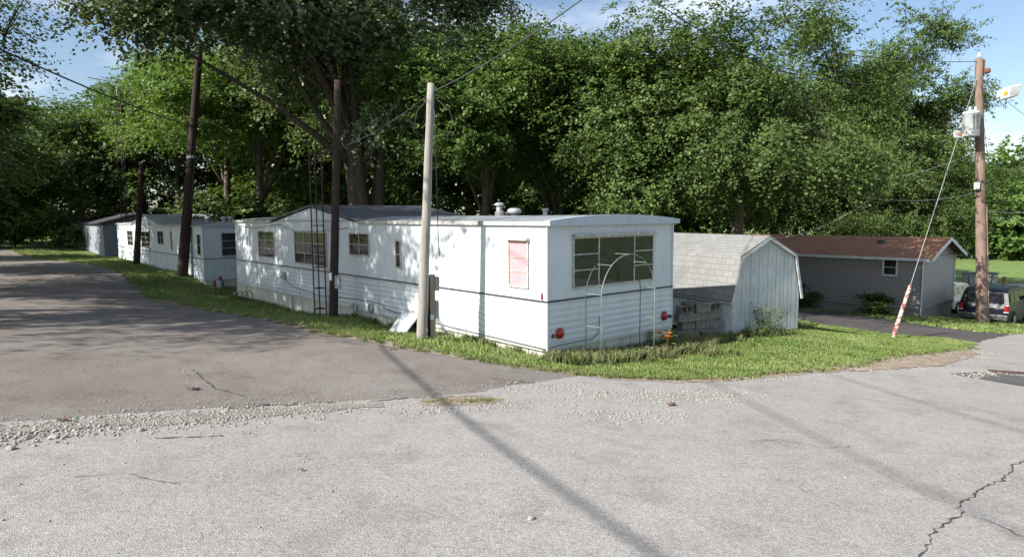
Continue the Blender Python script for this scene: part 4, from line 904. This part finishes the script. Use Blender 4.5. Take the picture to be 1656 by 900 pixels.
# ------------------------------------------------------------------ cars
def make_car(paint, label, loc, rz, Hs=1.0, fix_z=None):
    t = empty('parked_car', loc, rz, label, 'car', 'cars parked beside the brown roofed home'); t.scale = (1, 1, Hs); W = .93
    xs = lambda z: W-.02-max(0, z-1.08)*.2-max(0, .5-z)*.08
    prof = [(-2.42, .5), (-2.44, .62), (-2.42, .98), (-2.36, 1.12), (-2.14, 1.62), (-2.02, 1.73), (-1.7, 1.78), (.2, 1.77), (.55, 1.72), (1.25, 1.2), (1.4, 1.13), (2.25, 1.02), (2.42, .9), (2.45, .5), (2.38, .34)]
    def wa(c): return [(c+.44*math.cos(a), .36+.44*math.sin(a)) for a in np.linspace(0.0, math.pi, 9)]
    bottom = [(1.95, .32)]+wa(1.5)[0:]+[(1.0, .3), (-.9, .3)]+wa(-1.4)+[(-1.95, .36)]
    poly = prof+bottom; mb = MB(); n = len(poly)
    vs = [(-xs(z), y, z) for y, z in poly]+[(xs(z), y, z) for y, z in poly]
    mb.add(vs, [(i, (i+1) % n, (i+1) % n+n, i+n) for i in range(n)])
    tri = delaunay_2d_cdt([Vector(p) for p in poly], [], [list(range(n))], 1, 1e-6)
    for sgn in (-1, 1): mb.add([(sgn*xs(v.y), v.x, v.y) for v in tri[0]], [tuple(f) if sgn < 0 else tuple(f)[::-1] for f in tri[2]])
    bd_ = mb.build('body', paint, t)
    # glass
    def ry(z): return -2.36+(z-1.12)*.44 if z > 1.12 else -2.42+(z-.98)*.43
    mb = MB(); mb.add([(-.74, ry(1.16)-.012, 1.16), (.74, ry(1.16)-.012, 1.16), (.66, ry(1.6)-.012, 1.6), (-.66, ry(1.6)-.012, 1.6)], [(0, 1, 2, 3)]); mb.build('rear_window', M['carglass'], t)
    for sgn in (-1, 1):
        for y0, y1, y2, y3 in ((-2.0, -1.32, -1.32, -1.82), (-1.22, -.42, -.42, -1.22), (-.34, .95, .45, -.34)):
            mb = MB(); mb.add([(sgn*(xs(1.18)+.006), y0, 1.18), (sgn*(xs(1.18)+.006), y1, 1.18), (sgn*(xs(1.62)+.006), y2, 1.62), (sgn*(xs(1.62)+.006), y3, 1.62)], [(0, 1, 2, 3) if sgn > 0 else (3, 2, 1, 0)]); mb.build('side_window', M['carglass'], t)
        mb = MB(); mb.box(min(sgn*.76, sgn*.925), max(sgn*.76, sgn*.925), -2.45, -2.25, .84, 1.12); mb.build('tail_light', M['red'], t, bevel=.02)
        mb = MB(); mb.box(min(sgn*.755, sgn*.92), max(sgn*.755, sgn*.92), -2.452, -2.3, .80, .838); mb.build('reverse_light', M['enamel'], t)
        mb = MB(); mb.box(min(sgn*.6, sgn*.85), max(sgn*.6, sgn*.85), 2.3, 2.462, .68, .85); mb.build('headlight', M['enamel'], t)
        mb = MB(); mb.tube([(sgn*.68, -1.7, 1.83), (sgn*.68, .1, 1.83)], .02, 8); mb.build('roof_rail', M['plastic'], t)
        mb = MB(); mb.box(min(sgn*.93, sgn*1.12), max(sgn*.93, sgn*1.12), .72, .86, 1.14, 1.32); mb.build('mirror', paint, t, bevel=.02)
        for y in (-1.4, 1.5):
            mb = MB(); mb.lathe([(.2, -.1), (.34, -.11), (.37, -.08), (.37, .08), (.34, .11), (.2, .1)], 24); o = mb.build('wheel', M['tyre'], t, True); o.location = (sgn*.84, y, .37); o.rotation_euler = (0, R(90), 0)
            mb = MB(); mb.lathe([(.22, -.115), (.22, .115), (.1, .13)] if sgn > 0 else [(.1, -.13), (.22, -.115), (.22, .115)], 20); mb.build('rim', M['rim'], o)
    mb = MB(); mb.box(-.92, .92, -2.56, -2.38, .45, .7); mb.build('rear_bumper', M['plastic'], t, bevel=.04); mb = MB(); mb.box(-.9, .9, 2.38, 2.55, .4, .66); mb.build('front_bumper', M['plastic'], t, bevel=.04)
    mb = MB(); mb.box(-.16, .16, -2.575, -2.562, .5, .64); mb.build('number_plate', M['trimwhite'], t)
    mb = MB(); mb.box(-.75, .75, -2.2, 2.2, .22, .5); mb.build('underbody', M['dark'], t)
    mb = MB(); mb.box(.42, .66, -2.435, -2.425, .93, .965); mb.build('badge', M['rim'], t)
    return t
p = at(1600, 516, 28.0); make_car(M['carpaint'], 'dark blue black sport utility car seen from behind the transformer pole', (p.x+1.75, p.y+1.9, -2.52), -R(49))
p = at(1552, 490, 33.5); make_car(M['carwhite'], 'white car mostly hidden between the taupe home and the dark car', (p.x+.3, p.y+1.5, -2.65), -R(49), .85)
for px, w_, lb in ((1566, .66, 'grey utility cabinet just left of the transformer pole'), (1603, .6, 'grey utility cabinet just right of the transformer pole')):
    p = at(px, 450, 40); zb = gz(p.x, p.y); t = empty('utility_cabinet', (p.x, p.y, zb), R(-30), lb, 'utility cabinet', 'grey cabinets beyond the cars'); tz = at(px, 442, 40).z-zb
    mb = MB(); mb.box(-w_/2, w_/2, -.25, .25, .1, tz); mb.build('body', M['greybox'], t, bevel=.02); mb = MB(); mb.box(-w_/2-.03, w_/2+.03, -.3, .28, tz+.002, tz+.05); mb.build('lid', M['plastic'], t); mb = MB(); mb.box(-.02, .02, -.27, -.252, .2, tz-.1); mb.build('handle', M['black'], t); mb = MB(); mb.box(-w_/2-.1, w_/2+.1, -.35, .35, -.1, .098); mb.build('base', M['concrete'], t)
p = at(1624, 452, 40); zb = gz(p.x, p.y); mb = MB(); mb.lathe([(.11, -.2), (.11, at(1624, 447, 40).z-zb-.05), (.07, at(1624, 447, 40).z-zb)], 12); o = mb.build('bollard', simple('yellow brown post', (.3, .17, .05), (.16, .08, .03), 5, .7)); o.location = (p.x, p.y, zb); tag(o, 'yellow brown bollard beside the far road', 'bollard')

# ------------------------------------------------------------------ trees
def tree_meshes(seed, rx, ry, rz, cz, trunk_r, nclump, per, leaf, mat, stems=1, lean=(0, 0), low=.0, twig=1.2, droop=.35, limbvis=1., nsub=60, squash=.6, bough=15):
    rg = np.random.default_rng(seed)
    # clump centres, lobed crown
    n = nclump; d = rg.normal(size=(n*2, 3)); d /= np.linalg.norm(d, axis=1)[:, None]; d = d[d[:, 2] > -.75+low][:n]; n = len(d)
    lobes = rg.normal(size=(9, 3)); lobes /= np.linalg.norm(lobes, axis=1)[:, None]
    lob = np.max(np.clip(d@lobes.T, 0, 1)**6, axis=1)
    rad = (rg.random(n)**.42)*(.74+.34*lob)
    C = d*rad[:, None]*np.array([rx, ry, rz])
    nb = max(6, n//bough); gi = rg.integers(0, nb, n); C = C[gi]+rg.normal(0, 1, (n, 3))*np.array([.8, .8, .27])*twig*.8; d = C/np.array([rx, ry, rz]); d /= np.linalg.norm(d, axis=1)[:, None]+1e-6
    C = C+np.array([lean[0], lean[1], cz])
    out = d*np.array([1, 1, .7])
    # leaves
    nt_ = 6; T = n*nt_
    td = np.repeat(out, nt_, 0)*.75+rg.normal(0, .65, (T, 3)); td[:, 2] *= squash; td /= np.linalg.norm(td, axis=1)[:, None]
    tl = twig*rg.uniform(.55, 1.25, T); o_ = np.repeat(C, nt_, 0)+rg.normal(0, .22*twig, (T, 3))
    N = T*per; t = np.tile(np.linspace(.05, 1, per), T)+rg.normal(0, .04, N)
    P = np.repeat(o_, per, 0)+np.repeat(td*tl[:, None], per, 0)*t[:, None]; P[:, 2] -= droop*np.repeat(tl, per)*t**2
    P += rg.normal(0, .065*twig, (N, 3))*np.array([1, 1, .6])
    nr = rg.normal(0, .5, (N, 3))+np.array([0, 0, .85])+np.repeat(np.repeat(out, nt_, 0), per, 0)*.45; nr /= np.linalg.norm(nr, axis=1)[:, None]
    ax = np.repeat(td, per, 0)+rg.normal(0, .7, (N, 3)); ax -= nr*(ax*nr).sum(1)[:, None]; ax /= np.linalg.norm(ax, axis=1)[:, None]+1e-9
    sd_ = np.cross(nr, ax); s = leaf*rg.uniform(.65, 1.3, N)[:, None]
    V = np.stack([P-ax*s*.5, P+sd_*s*.36-nr*s*.06, P+ax*s*.55-nr*s*.1, P-sd_*s*.36-nr*s*.06], 1).reshape(-1, 3)
    Fq = (np.arange(N)*4)[:, None]+np.array([[0, 1, 2, 3]])
    ti = np.repeat(np.clip(np.repeat(np.repeat(rg.uniform(.15, .75, n), nt_), per)+rg.normal(0, .12, N), 0, 1), 4)
    crown = np_mesh('crown', V, Fq, mat, ti)
    # trunk and limbs
    mb = MB(); rnd = random.Random(seed); limb_ends = []
    for s_ in range(stems):
        a = rnd.uniform(0, 6.28); sp_ = 0 if stems == 1 else rx*.33
        fx, fy = lean[0]*.6+math.cos(a)*sp_, lean[1]*.6+math.sin(a)*sp_; bx, by = (0, 0) if stems == 1 else (math.cos(a)*trunk_r*.7, math.sin(a)*trunk_r*.7)
        tops = cz+rz*.45; pts = []; rs = []
        for i in range(9):
            u = i/8; pts.append(Vector((bx+(fx-bx)*u**1.5+.12*math.sin(3*u+s_), by+(fy-by)*u**1.5+.1*math.cos(4*u+s_), -.3+(tops+.3)*u))); rs.append(trunk_r/(1 if stems == 1 else 1.5)*((1.25 if i == 0 else 1)-.78*u))
        mb.tube(pts, rs, 9)
        for q in range(6 if stems > 1 else 9):
            u = rnd.uniform(.32, .85); k_ = min(7, int(u*8)); p0 = pts[k_].lerp(pts[k_+1], u*8-k_); c = Vector(C[rnd.randrange(n)]); e_ = p0.lerp(c, rnd.uniform(.7, .95)); r0 = rs[k_]*.5
            mid = p0.lerp(e_, .5)+Vector((rnd.uniform(-.3, .3), rnd.uniform(-.3, .3), .35)); mb.tube([p0, p0.lerp(mid, .5)+Vector((0, 0, .08)), mid, mid.lerp(e_, .6), e_], [r0, r0*.8, r0*.6, r0*.4, r0*.2], 6); limb_ends.append((mid, r0*.5)); limb_ends.append((e_, r0*.22))
    for q in range(nsub):
        c = Vector(C[rnd.randrange(n)]); p0, r0 = min(limb_ends, key=lambda L_: (L_[0]-c).length); m_ = p0.lerp(c, .5)+Vector((rnd.uniform(-.2, .2), rnd.uniform(-.2, .2), rnd.uniform(-.1, .25)))
        r0 = max(.02, r0*.7); mb.tube([p0, m_, c], [r0, r0*.65, r0*.25], 5)
    me = bpy.data.meshes.new('trunk'); me.from_pydata(mb.v, [], mb.f); me.materials.append(M['bark']); me.polygons.foreach_set('use_smooth', [True]*len(me.polygons)); me.update()
    return me, crown
def plant(meshes, x, y, label, rz=0, sc=1, cat='tree', name='tree', group='trees behind the mobile homes', zz=None):
    t = empty(name, (x, y, gz(x, y) if zz is None else zz), rz, label, cat, group); t.scale = (sc, sc, sc) if not isinstance(sc, tuple) else sc
    link_mesh(meshes[0], 'trunk', t); link_mesh(meshes[1], 'crown', t); return t
MT = {
 'cotton': tree_meshes(11, 6.2, 6.0, 6.3, 11.4, .52, 680, 26, .165, M['leaf_dark'], stems=5, low=.1, twig=1.3, droop=.6),
 'cotton2': tree_meshes(12, 4.8, 4.8, 2.3, 12.0, .5, 330, 24, .18, M['leaf_dark'], stems=1, low=.15, twig=1.3, droop=.6, lean=(-3.0, -6)),
 'maple': tree_meshes(13, 5.2, 5.2, 5.6, 7.4, .33, 700, 30, .115, M['leaf_mid'], low=-.1, twig=1.25, droop=.45),
 'maple2': tree_meshes(14, 5.8, 5.8, 7.6, 9.2, .42, 900, 28, .145, M['leaf_mid'], low=-.15, twig=1.3, droop=.3),
 'ash': tree_meshes(15, 4.2, 4.2, 4.4, 7.2, .24, 560, 28, .12, M['leaf_lite'], low=.15, twig=1.2, droop=.15),
 'locust': tree_meshes(16, 4.8, 4.8, 3.6, 8.8, .24, 300, 24, .11, M['leaf_mid'], low=.1, twig=1.5, droop=.25, nsub=110),
 'shade': tree_meshes(27, 5.6, 6.0, 7.0, 10.2, .3, 300, 22, .17, M['leaf_mid'], low=-.1, twig=1.4, bough=15),
 'locust_s': tree_meshes(26, 4.8, 4.8, 3.4, 8.6, .2, 200, 22, .12, M['leaf_mid'], low=.1, twig=1.5, droop=.25, nsub=110, bough=7),
 'wood': tree_meshes(17, 5.5, 5.5, 6.6, 7.2, .3, 480, 20, .23, M['leaf_mid'], low=-.2, twig=1.5, droop=.3, nsub=40),
 'far': tree_meshes(18, 5.5, 5.5, 5.0, 4.6, .3, 480, 18, .30, M['leaf_far'], low=-.3, twig=1.5, droop=.2, nsub=20, bough=5),
 'bush': tree_meshes(19, 1.6, 1.6, 1.2, 1.2, .05, 110, 14, .13, M['leaf_mid'], low=-.35, twig=.5, droop=.1, nsub=15),
}
P_ = [
 ('cotton', -6.8, 30.5, 0.4, 1.0, 'huge many stemmed cottonwood with glinting leaves above the white home'),
 ('cotton2', -6.6, 31, 0.0, 1.0, 'leaning cottonwood whose dark boughs hang over the upper left'),
 ('ash', -1.2, 27.5, 1.0, 1.05, 'bright green ash behind the grey pole'),
 ('ash', 2.3, 29.5, 2.6, 1.15, 'bright green ash behind the roof vents of the white home'),
 ('maple', 5.4, 27.5, 2.0, 1.0, 'green maple behind the front end of the white home'),
 ('maple', 9.0, 26.0, 0.7, .98, 'silver maple standing just behind the garden shed'),
 ('maple', 16.5, 40.5, 4.0, 1.08, 'spreading maple behind the middle of the brown roof'),
 ('maple2', 20.0, 40, 1.0, (.74, .74, 1.02), 'tall pointed maple behind the ridge of the brown roof'),
 ('maple2', 24.0, 39.5, 3.3, (.68, .68, 1.0), 'tallest maple, left of the transformer pole'),
 ('maple', 22.6, 36.8, 5.0, .8, 'lower maple behind the gable of the brown roofed home'),
 ('wood', -3, 44, .3, 1.35, 'tall dark tree behind the grey pole, far back'),
 ('wood', 5, 47, 1.3, 1.3, 'tall dark tree behind the ashes, far back'),
 ('wood', 13, 47, 2.3, 1.25, 'dark tree far behind the garden shed'),
 ('wood', 22, 50, 3.3, 1.15, 'dark tree far behind the brown roof ridge'),
 ('wood', -12, 46, 4.3, 1.2, 'dark tree far behind the raised roof of the white home'),
 ('ash', -14.8, 38, .5, 1.3, 'light green tree between the leaning dark pole and the dark reddish pole'),
 ('ash', -20.5, 47, 1.9, 1.4, 'light green tree behind the leaning dark pole'),
 ('ash', -28.5, 56, 3.0, 1.35, 'light green tree behind the television mast'),
 ('wood', -34, 60, 5.3, 1.15, 'dusky tree left of the television mast'),
 ('wood', -45, 68, .9, 1.1, 'dusky tree closing the far end of the lane'),
 ('wood', -24, 62, 2.9, 1.2, 'dark tree far behind the grey sided home'),
 ('wood', -16, 58, 1.9, 1.2, 'dark tree seen between the light green trees'),
 ('wood', -44, 52, 3.9, 1.0, 'shaded tree on the left side of the far lane'),
 ('locust', -15.6, 11.2, .3, 1.0, 'feathery tree reaching in from the upper left over the lane'),
 ('locust_s', -21.3, 20.2, 2.3, 1.0, 'feathery tree at the left edge behind the overhanging boughs'),
 ('shade', -17.4, 12.2, 1.1, 1.0, 'leafy tree beyond the left edge whose shade dapples the white home'),
 ('shade', -23.0, 17.6, 2.7, 1.0, 'leafy tree beyond the left edge shading the middle of the lane'),
 ('wood', -28, 27, 1.7, .95, 'dense dark tree at the left edge of the lane'),
 ('wood', -37, 39, 2.7, 1.0, 'dense dark tree farther along the left edge of the lane'),
 ('wood', -52, 60, 2.2, 1.0, 'dark tree closing the lane end at the left edge'),
 ('wood', -58, 78, 4.2, 1.2, 'tall dark tree beyond the lane end at the left edge'),
 ('far', 58, 76, .3, 1.35, 'bright green tree across the field, left of the others'),
 ('far', 68, 78, 1.3, 1.5, 'bright green tree across the field, in the middle of the group'),
 ('far', 80, 82, 2.3, 1.5, 'bright green tree across the field, at the right edge'),
 ('far', 48, 80, 3.3, 1.2, 'bright green tree across the field behind the maples'),
]
for k_, x, y, rz, sc, lb in P_: plant(MT[k_], x, y, lb, rz, sc)
for x, y, sc, lb in ((-3, 24, 1.3, 'dark shrub behind the long white home, nearest the grey pole'), (2, 24.5, 1.4, 'dark shrub behind the roof vents'), (6.3, 24, 1.2, 'dark shrub behind the front end of the white home'), (-8, 30, 1.6, 'dark shrub at the foot of the cottonwood'),
                     (-14, 37, 1.7, 'shrub behind the second mobile home'), (-20, 45, 1.8, 'shrub behind the raised roof of the second home'), (-36, 54, 1.8, 'shrub at the end of the grass verge'), (-30, 64, 3, 'dark thicket behind the television mast'), (-22, 52, 2.2, 'dark thicket behind the light green trees'), (-10, 50, 3, 'dark thicket far behind the cottonwood'), (3, 50, 3, 'dark thicket far behind the ashes'), (11, 50, 3, 'dark thicket far behind the shed'), (-42, 60, 2.6, 'dark thicket at the far end of the lane'), (-47, 60, 2.6, 'dark thicket at the left of the lane end'), (-51, 66, 2.8, 'tall dark thicket beyond the lane end'), (-38, 62, 2.4, 'dark thicket right of the lane end'), (-42, 52.5, 1.6, 'dark thicket on the left side of the far lane')):
    plant(MT['bush'], x, y, lb, x, sc, 'shrub', 'shrub', 'shrubs under the trees')
p = G(1362, 503); plant(MT['bush'], p[0]+.3, p[1]+.3, 'upright dark shrub against the taupe wall, left of its small window', 1, (.42, .42, .85), 'shrub', 'shrub', 'shrubs under the trees')
p = G(1425, 512); plant(MT['bush'], p[0]+.1, p[1]+.4, 'low spreading shrub below the small white window', 2, (.75, .5, .38), 'shrub', 'shrub', 'shrubs under the trees')
p = G(1303, 500); plant(MT['bush'], p[0]+.1, p[1]+.4, 'low shrub against the taupe wall beside the garden shed', 3, (.6, .5, .5), 'shrub', 'shrub', 'shrubs under the trees')
# weeds and flowers
def weed(x, y, hgt, n, label, seed, lsize=.06, flower=0, spread=.12, name='weed'):
    rnd = random.Random(seed); t = empty(name, (x, y, gz(x, y)-.02), 0, label, 'plant'); ms = MB(); ml = MB(); mf = MB()
    for i in range(n):
        a = rnd.uniform(0, 6.28); L_ = spread*rnd.uniform(.3, 1); hh = hgt*rnd.uniform(.6, 1); b = Vector((math.cos(a)*L_*.3, math.sin(a)*L_*.3, 0)); tp = Vector((math.cos(a)*L_, math.sin(a)*L_, hh))
        ms.tube([b, b.lerp(tp, .5)+Vector((0, 0, .04)), tp], [.006, .005, .003], 5)
        for q in range(int(hh/.04)):
            u = rnd.uniform(.15, 1); c = b.lerp(tp, u); d = Vector((rnd.uniform(-1, 1), rnd.uniform(-1, 1), rnd.uniform(-.1, .6))).normalized(); s = d.cross(Vector((0, 0, 1))).normalized()*lsize*.22; l = lsize*rnd.uniform(.6, 1.4)
            ml.add([c, c+d*l*.5+s, c+d*l-Vector((0, 0, l*.2)), c+d*l*.5-s], [(0, 1, 2, 3)])
        if flower and i < flower:
            for q in range(6):
                d = Vector((math.cos(q*1.047), math.sin(q*1.047), .6)).normalized(); s = d.cross(Vector((0, 0, 1))).normalized()*.03; mf.add([tp, tp+d*.06+s, tp+d*.11-Vector((0, 0, .01)), tp+d*.05-s], [(0, 1, 2, 3)])
    ms.build('stem', M['stem'], t); n_ = len(ml.v); o = ml.build('foliage', M['tuft'], t); at_ = o.data.attributes.new('tint', 'FLOAT', 'POINT'); at_.data.foreach_set('value', [rnd.uniform(.1, .6) for _ in range(n_)])
    if flower: mf.build('flower', M['orange'], t)
    return t
g = G(1072, 572); weed(*g, .46, 9, 'orange daylily in bloom at the right foot of the garden arch', 1, .2, 6, .2, 'daylily')
g = G(1050, 566); weed(*g, .62, 5, 'tall leggy weed behind the orange daylily', 2, .12, 1, .2)
g = G(1030, 566); weed(*g, .4, 9, 'leafy weed between the arch legs', 3, .12, 0, .3)
g = G(1245, 545); weed(*g, .8, 26, 'large bushy weed in front of the shed wall', 4, .09, 0, .55)
g = G(1222, 548); weed(*g, .5, 14, 'pale wispy weed at the left of the bushy weed by the shed', 5, .08, 0, .4)
g = G(1300, 532); weed(*g, .3, 14, 'low broad weed at the right corner of the shed', 6, .12, 0, .5)
g = at(573, 505, 17.0); weed(g.x, g.y, .55, 4, 'thin tall weed beside the dark reddish pole', 7, .1, 0, .3)
